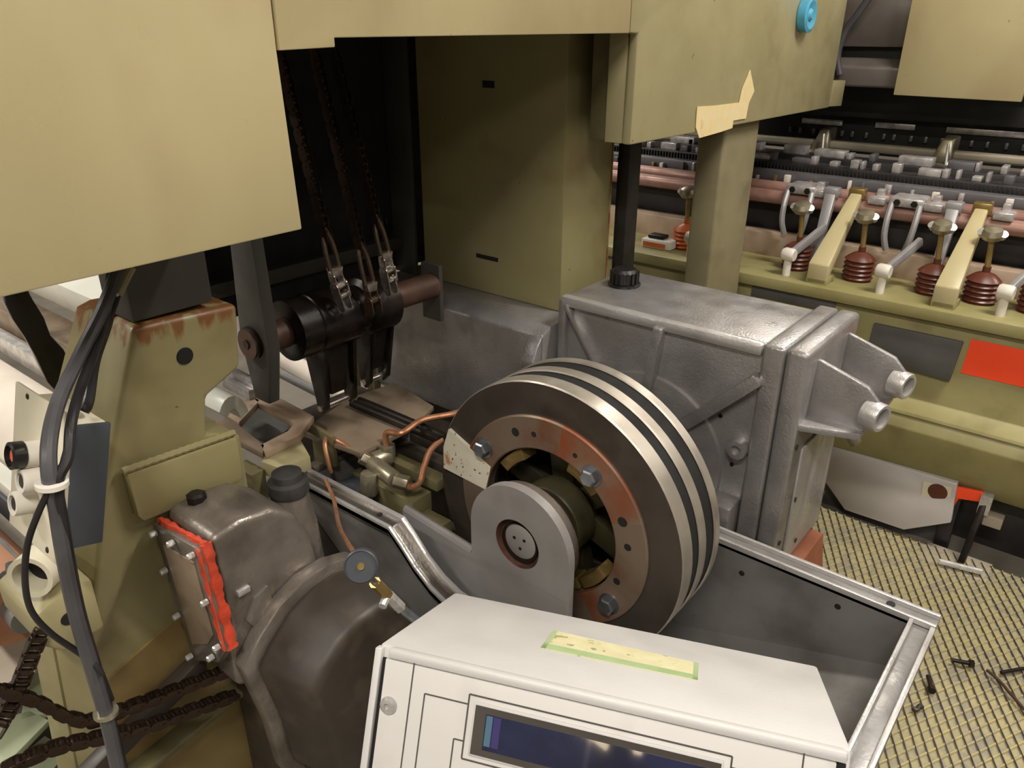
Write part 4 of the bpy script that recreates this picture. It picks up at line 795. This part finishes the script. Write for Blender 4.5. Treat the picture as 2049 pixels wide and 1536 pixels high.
def mk_grey(y, lab):
    t = thing('grey_arm', lab, 'arm', (2.85, y, 0.80), 'pale grey upright arms along the loom')
    mk('blade', aloft(B(), [(2.86, y-0.014, 0.785), (2.88, y-0.014, 0.785), (2.88, y+0.014, 0.785), (2.86, y+0.014, 0.785)], [(2.93, y-0.02, 1.06), (2.96, y-0.02, 1.06), (2.96, y+0.02, 1.06), (2.93, y+0.02, 1.06)]), 'pale_lever', t, 0.004)
    mk('head', abox(B(), 2.93, 2.975, y-0.026, y+0.026, 1.045, 1.08), 'pale_lever', t, 0.005)
repeat(mk_grey, [(0.885, 'pale grey upright arm left of the first olive arm'), (0.48, 'pale grey upright arm left of the second olive arm'), (1.27, 'pale grey upright arm left of the steel post')])
cr = thing('copper_roller', 'long copper coloured double roller across the neighbouring loom', 'roller', (2.98, 0.6, 1.0))
cyl('roller', 'copper_roller', cr, (2.985, Y0, 1.012), (2.985, Y1, 1.012), 0.026); cyl('roller', 'copper_roller', cr, (3.03, Y0, 1.04), (3.03, Y1, 1.04), 0.024)
def mk_claw(y, lab):
    t = thing('claw_bracket', lab, 'bracket', (2.96, y, 0.9), 'claw brackets on the copper roller')
    mk('plate', abox(B(), 2.945, 3.06, y-0.055, y+0.055, 1.04, 1.072), 'loom_bits', t, 0.006)
    for s in (-1, 1):
        mk('claw', atube(B(), [(2.95, y+s*0.045, 1.05), (2.93, y+s*0.046, 1.0), (2.92, y+s*0.042, 0.94), (2.93, y+s*0.03, 0.89)], 0.011, 8), 'pale_lever', t)
        bolt(t, (2.9445, y+s*0.028, 1.056), (-1, 0, 0), 0.012, 0.006, 'dark_steel', False)
repeat(mk_claw, [(0.63, 'pale claw bracket between the two olive arms'), (1.0, 'pale claw bracket right beside the steel post')])
def mk_clip(y, lab):
    t = thing('roller_clip', lab, 'clip', (3.0, y, 1.03), 'small pale clips on the copper roller')
    mk('block', abox(B(), 2.955, 3.02, y-0.03, y+0.03, 1.035, 1.062), 'loom_bits', t, 0.005)
    mk('ear', abox(B(), 2.99, 3.02, y-0.012, y+0.012, 1.06, 1.085), 'loom_bits', t, 0.003)
repeat(mk_clip, [(0.545, 'small pale clip left of the second grey arm'), (0.73, 'small pale clip right of the first olive arm'), (0.335, 'small pale clip right of the second olive arm'), (0.945, 'small pale clip left of the first grey arm'), (1.36, 'small pale clip beside the black post')])
wb_ = thing('parts_box', 'small white box with orange side on the loom ledge between the posts', 'box', (2.78, 1.46, 0.80))
mk('tray', abox(B(), 2.72, 2.80, 1.40, 1.53, 0.80, 0.835), 'white_plastic', wb_, 0.006); mk('contents', abox(B(), 2.735, 2.785, 1.44, 1.51, 0.836, 0.85), 'dark_steel', wb_, 0.004); mk('side_label', abox(B(), 2.7185, 2.7205, 1.42, 1.52, 0.806, 0.824), 'orange_bellows', wb_)
# heddle bank: rails, teeth and the many small bits on them
hb = thing('heddle_bank', 'dark heddle rail bank with rows of bright small parts', 'rail bank', (3.2, 0.6, 1.0))
box('grey_rail', 'loom_grey', hb, 3.07, 3.12, Y0, Y1, 1.055, 1.095, 0.004)
box('dark_rail', 'loom_dark', hb, 3.14, 3.22, Y0, Y1, 1.04, 1.12, 0.004)
box('rear_rail', 'loom_dark', hb, 3.30, 3.42, Y0, Y1, 1.0, 1.13, 0.004)
box('carrier', 'loom_dark', hb, 3.04, 3.5, Y0, Y1, 0.83, 0.99, 0.004)
bm = B()
y = Y0
while y < Y1: abox(bm, 3.125, 3.138, y, y+0.006, 1.07, 1.115); y += 0.014
mk('teeth', bm, 'loom_dark', hb)['kind'] = 'stuff'
def bit(x0, x1, y, wd, z0, z1, m, nm): return box(nm, m, hb, x0, x1, y-wd/2, y+wd/2, z0, z1, 0.0015)
y = -0.2
while y < 1.95:
    wd = random.choice((0.012, 0.02, 0.03, 0.075)); bit(3.16, 3.20, y, wd, 1.12, 1.135+random.random()*0.02, random.choice(('loom_bits', 'loom_bits', 'loom_grey')), 'block'); y += wd + random.uniform(0.012, 0.05)
y = -0.2
while y < 2.0:
    wd = random.choice((0.012, 0.02, 0.12, 0.09)); bit(3.32, 3.38, y, wd, 1.13, 1.15+random.random()*0.015, random.choice(('loom_bits', 'loom_grey', 'loom_bits')), 'block'); y += wd + random.uniform(0.02, 0.07)
y = -0.1
while y < 1.9:
    wd = random.choice((0.01, 0.016, 0.022)); bit(3.045, 3.065, y, wd, 1.06, 1.075+random.random()*0.02, random.choice(('loom_bits', 'white_plastic', 'brass', 'loom_grey')), 'clip'); y += wd + random.uniform(0.02, 0.09)
trl = thing('tan_rail', 'long tan rail above the heddle bank', 'rail', (3.55, 0.6, 1.1))
bm = B(); abox(bm, 3.53, 3.57, Y0, Y1, 1.135, 1.17); mk('rail', bm, 'tan_rail', trl, 0.01, 3)
def mk_clamp(y, lab):
    t = thing('rail_clamp', lab, 'clamp', (3.5, y, 1.05), 'clamps on the tan rail')
    mk('head', aloft(B(), [(3.50, y-0.04, 1.12), (3.59, y-0.04, 1.12), (3.59, y+0.04, 1.12), (3.50, y+0.04, 1.12)], [(3.52, y-0.03, 1.215), (3.58, y-0.045, 1.225), (3.58, y+0.01, 1.225), (3.52, y+0.01, 1.215)]), 'fitting', t, 0.008)
    for s in (-1, 1): mk('leg', abar(B(), (3.50, y+s*0.028, 1.13), (3.46, y+s*0.055, 1.03), 0.024, 0.022), 'fitting', t, 0.005)
    cyl('pin', 'bolt_light', t, (3.485, y-0.02, 1.20), (3.47, y-0.03, 1.12), 0.005, n=8)
repeat(mk_clamp, [(1.14, 'pale clamp on the tan rail nearer the steel post'), (0.66, 'pale clamp on the tan rail nearer the right edge')])
ub = thing('upper_beam', 'black beam with bright strips above the tan rail', 'beam', (3.8, 0.6, 1.2))
box('beam', 'upper_dark', ub, 3.72, 3.95, Y0, Y1, 1.10, 1.40, 0.004); box('front_board', 'upper_dark', ub, 3.64, 3.72, Y0, Y1, 1.26, 1.40, 0.004)
for ya, yb, z in ((1.12, 1.30, 1.225), (0.82, 0.98, 1.228), (0.40, 0.70, 1.228)): box('bright_strip', 'loom_bits', ub, 3.705, 3.7195, ya, yb, z-0.012, z+0.012, 0.002)
for k in range(18): yk = 0.35+k*0.058+random.random()*0.02; box('hook', 'loom_grey', ub, 3.70, 3.7195, yk, yk+0.012, 1.17, 1.195, 0.002)
# superstructure of the neighbouring loom, top right
us = thing('loom_superstructure', 'grey beams of the loom superstructure at the top right', 'superstructure', (3.5, 0.7, 1.4))
bm = B(); aprism(bm, [(3.40, 1.395), (3.40, 1.47), (3.44, 1.50), (3.60, 1.50), (3.60, 1.395)], 'y', 0.82, 1.9); mk('lower_beam', bm, 'upper_grey', us, 0.01, 3)
mk('upper_board', abox(B(), 3.46, 3.52, 0.8, 1.4, 1.54, 1.72), 'upper_grey', us, 0.004)
box('dark_recess', 'upper_dark', us, 3.50, 3.75, 0.4, 2.2, 1.402, 2.1, 0)
tube('cable', 'cable_grey', us, [pt(*q, x=3.38) for q in ((1680, 150), (1676, 110), (1690, 65), (1715, 30), (1750, -20))], 0.014)
op = tag(mk('olive_cover', aprism(B(), [(0.845, 1.375), (0.42, 1.372), (0.39, 2.0), (0.845, 2.0)], 'x', 3.36, 3.385), 'olive_panel', None, 0.003), 'olive cover sheet at the top right picture corner', 'cover')
# tray and floor things below the loom
ty = thing('drip_tray', 'pale grey many sided drip tray leaning below the loom beam', 'tray', (2.6, 0.45, -0.03))
PT = [(1660, 893), (1641, 950), (1690, 1020), (1808, 1060), (1902, 1046), (1916, 968)]
A = []
for q in PT:
    t = (q[1]-893)/170; A.append(pt(*q, x=2.64-0.06*t))
mk('tray_face', aloft(B(), A, [p + Vector((0.02, 0, 0.004)) for p in A]), 'tray_grey', ty, 0.003)
box('tray_body', 'grey_pad', ty, 2.66, 2.74, 0.24, 0.66, -0.03, 0.10); 
nq = [pt(*q, x=2.607) for q in ((1848, 962), (1905, 974), (1900, 1008), (1843, 992))]
nt_ = mk('paper_patch', aloft(B(), nq, [p - Vector((0.003, 0, 0)) for p in nq]), 'cream', ty)
c = pt(1876, 984, x=2.603); mk('brown_mark', alathe(B(), [(0.03, 0), (0, 0.001)], c, (-1, 0, 0), 20), 'bellows', nt_)
sp = [pt(*q, x=2.70) for q in ((1665, 885), (1720, 885), (1800, 895), (1850, 920), (1900, 955), (1905, 985), (1850, 970), (1665, 905))]
tag(mk('curved_shield', aloft(B(), sp, [p + Vector((0.01, 0, 0)) for p in sp]), 'tan_plate'), 'curved beige shield between drip tray and loom beam', 'shield')
rb_ = thing('red_bracket', 'orange red bracket beside the drip tray', 'bracket', (2.64, 0.2, 0.0))
q = [pt(*k, x=2.62) for k in ((1905, 972), (1968, 985), (1966, 1005), (1918, 998), (1908, 1015), (1898, 1010))]
mk('hook_plate', aloft(B(), q, [p + Vector((0.012, 0, 0)) for p in q]), 'warning_red', rb_, 0.002)
box('post', 'loom_dark', rb_, 2.635, 2.66, 0.20, 0.245, -0.03, 0.2)
jk = thing('floor_jack', 'dark slim levelling foot on a beige base plate', 'levelling foot', (2.62, 0.13, -0.03))
a = pt(1972, 1000, x=2.62); b2 = Vector((2.55, a.y+0.01, 0.0)); mk('leg', abar(B(), a, b2, 0.02, 0.02), 'dark_steel', jk, 0.003)
mk('head', abox(B(), a.x-0.015, a.x+0.02, a.y-0.02, a.y+0.015, a.z-0.05, a.z+0.02), 'bolt_light', jk, 0.003)
box('base', 'beige_sheet', jk, 2.50, 2.62, 0.06, 0.26, -0.03, -0.01); tube('cross_bar', 'bolt_light', jk, [(2.52, 0.08, 0.01), (2.50, 0.20, 0.005)], 0.01, 8)
box('side_block', 'beige_sheet', jk, 2.62, 2.66, 0.07, 0.125, 0.12, 0.16)
# small things lying on the grating
def debris(name, label, cat, m, P, r, head=0):
    t = mk(name, atube(B(), P, r, 8), m) if not head else None
    if head:
        t = thing(name, label, cat, P[0]); cyl('shank', m, t, P[0], P[1], r, n=10); d = (Vector(P[1])-Vector(P[0])).normalized(); mk('head', alathe(B(), [(r*1.8, -0.004), (r*1.8, 0.008)], P[1], d, 6), m, t)
        return t
    return tag(t, label, cat)
z0 = 0.008
debris('loose_bolt', 'dark loose bolt on the grating, farther one', 'bolt', 'dark_steel', (pt(1905, 1320, z=z0), pt(1942, 1327, z=z0)), 0.006, 1)
debris('loose_bolt', 'dark loose bolt on the grating close to the guard rim', 'bolt', 'dark_steel', (pt(1857, 1352, z=z0), pt(1864, 1378, z=z0)), 0.006, 1)
debris('bent_wire', 'rusty brown bent wire lying on the grating', 'wire', 'rust_shaft', [pt(*q, z=0.004) for q in ((1975, 1340), (2000, 1362), (2020, 1385), (2060, 1430))], 0.004)
debris('bent_wire', 'short dark wire with bright end on the grating', 'wire', 'dark_steel', [pt(*q, z=0.004) for q in ((2003, 1345), (2020, 1342), (2055, 1336))], 0.005)
debris('lint_tuft', 'small grey tuft of lint on the grating', 'lint', 'grime', [pt(*q, z=0.004) for q in ((1826, 1416), (1834, 1420), (1840, 1412), (1846, 1416))], 0.006)

# ================================================================== rollers and rails behind the pedestal on the left
def roller(name, label, cat, m, x, z, r, ya, yb, endm=None):
    t = thing(name, label, cat, (x, (ya+yb)/2, z)); cyl('barrel', m, t, (x, ya, z), (x, yb, z), r, n=40)
    cyl('journal', 'grey_rail', t, (x, ya-0.06, z), (x, ya-0.0005, z), r*0.35); return t
roller('cloth_roll', 'large white cloth roll behind the cables on the left', 'roll', 'cloth_white', 0.60, 0.62, 0.115, 1.50, 4.2)
roller('take_up_roller', 'salmon coloured take-up roller at the left picture edge', 'roller', 'salmon', 0.33, 0.50, 0.085, 1.60, 3.4)
wb = tag(mk('white_beam', aloft(B(), [(0.83, 1.95, 0.93), (0.98, 1.95, 0.93), (0.98, 1.95, 0.83), (0.86, 1.95, 0.83)], [(0.83, 4.5, 0.93), (0.98, 4.5, 0.93), (0.98, 4.5, 0.83), (0.86, 4.5, 0.83)]), 'white_paint', None, 0.01), 'white painted beam running away behind the black strap', 'beam')
for (x, z, wd, hh, m, lab, ya) in ((1.03, 0.93, 0.02, 0.02, 'grey_rail', 'thin grey rail right of the white beam', 1.9), (0.73, 0.72, 0.018, 0.03, 'bolt_light', 'bright grey rail above the white cloth roll', 1.6), (0.45, 0.575, 0.022, 0.035, 'slate', 'dark grey rail below the white cloth roll', 1.5), (0.455, 0.63, 0.02, 0.018, 'white_paint', 'narrow white strip below the white cloth roll', 1.5)):
    tag(box('rail', m, None, x-wd, x+wd, ya, 4.2, z-hh, z+hh, 0.006), lab, 'rail')
tag(box('tan_board', 'brown_plate', None, 0.76, 0.86, 1.9, 4.4, 0.64, 0.80, 0.004), 'brown board below the white painted beam', 'board')
sp = [pt(*q, y=1.62) for q in ((6, 560), (45, 560), (66, 600), (88, 635), (102, 672), (128, 700), (140, 725), (118, 790), (95, 765), (72, 715), (50, 675), (26, 640), (12, 610))]
tag(mk('black_strap', aloft(B(), sp, [p + Vector((0.01, 0.05, 0)) for p in sp]), 'black_plastic', None, 0.003), 'curved black strap plate in front of the white rollers', 'strap')
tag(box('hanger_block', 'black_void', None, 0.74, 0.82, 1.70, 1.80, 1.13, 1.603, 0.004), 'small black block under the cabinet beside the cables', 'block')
gv = thing('guide_rail', 'grey guide rail with a bolt at the lower left', 'rail', (0.2, 1.4, 0.5))
a, b = pt(-60, 1040, z=0.55), pt(110, 1235, z=0.55); mk('rail', abar(B(), a, b, 0.05, 0.035), 'grey_rail', gv, 0.004); cyl('rod', 'bolt_steel', gv, a+Vector((-0.04, -0.02, 0.03)), b+Vector((-0.04, -0.02, 0.03)), 0.008)
c = pt(25, 1152, z=0.58); mk('bolt', alathe(B(), [(0.022, 0), (0.022, 0.006), (0.012, 0.007), (0.012, 0.028), (0, 0.028)], c, (0.2, 0, 1), 12), 'bolt_steel', gv)
sh = [pt(*q, z=0.30) for q in ((-80, 1130), (60, 1225), (70, 1330), (-80, 1430))]
tag(mk('floor_sheet', aloft(B(), sh, [p - Vector((0, 0, 0.02)) for p in sh]), 'beige_sheet'), 'beige metal sheet at the lower left picture edge', 'sheet')
gp = thing('floor_plates', 'pale green steel plates below the chain at the lower left', 'plate', (0.2, 1.5, -0.03))
for qs, z in ((((66, 1290), (110, 1270), (112, 1420), (40, 1440)), 0.2), (((-40, 1450), (60, 1420), (98, 1440), (20, 1520), (-40, 1540)), 0.2), (((30, 1520), (90, 1470), (140, 1500), (90, 1560)), 0.12)):
    P = [pt(*q, z=z) for q in qs]; mk('plate', aloft(B(), P, [p - Vector((0, 0, 0.015)) for p in P]), 'green_plate', gp, 0.002)
box('underframe', 'grime', gp, 0.05, 0.45, 1.5, 1.9, -0.03, 0.12)
tag(box('foot_rail', 'olive_dark', None, -0.3, 1.0, 0.89, 0.94, -0.03, 0.05), 'dark olive foot rail under the pump unit', 'rail')
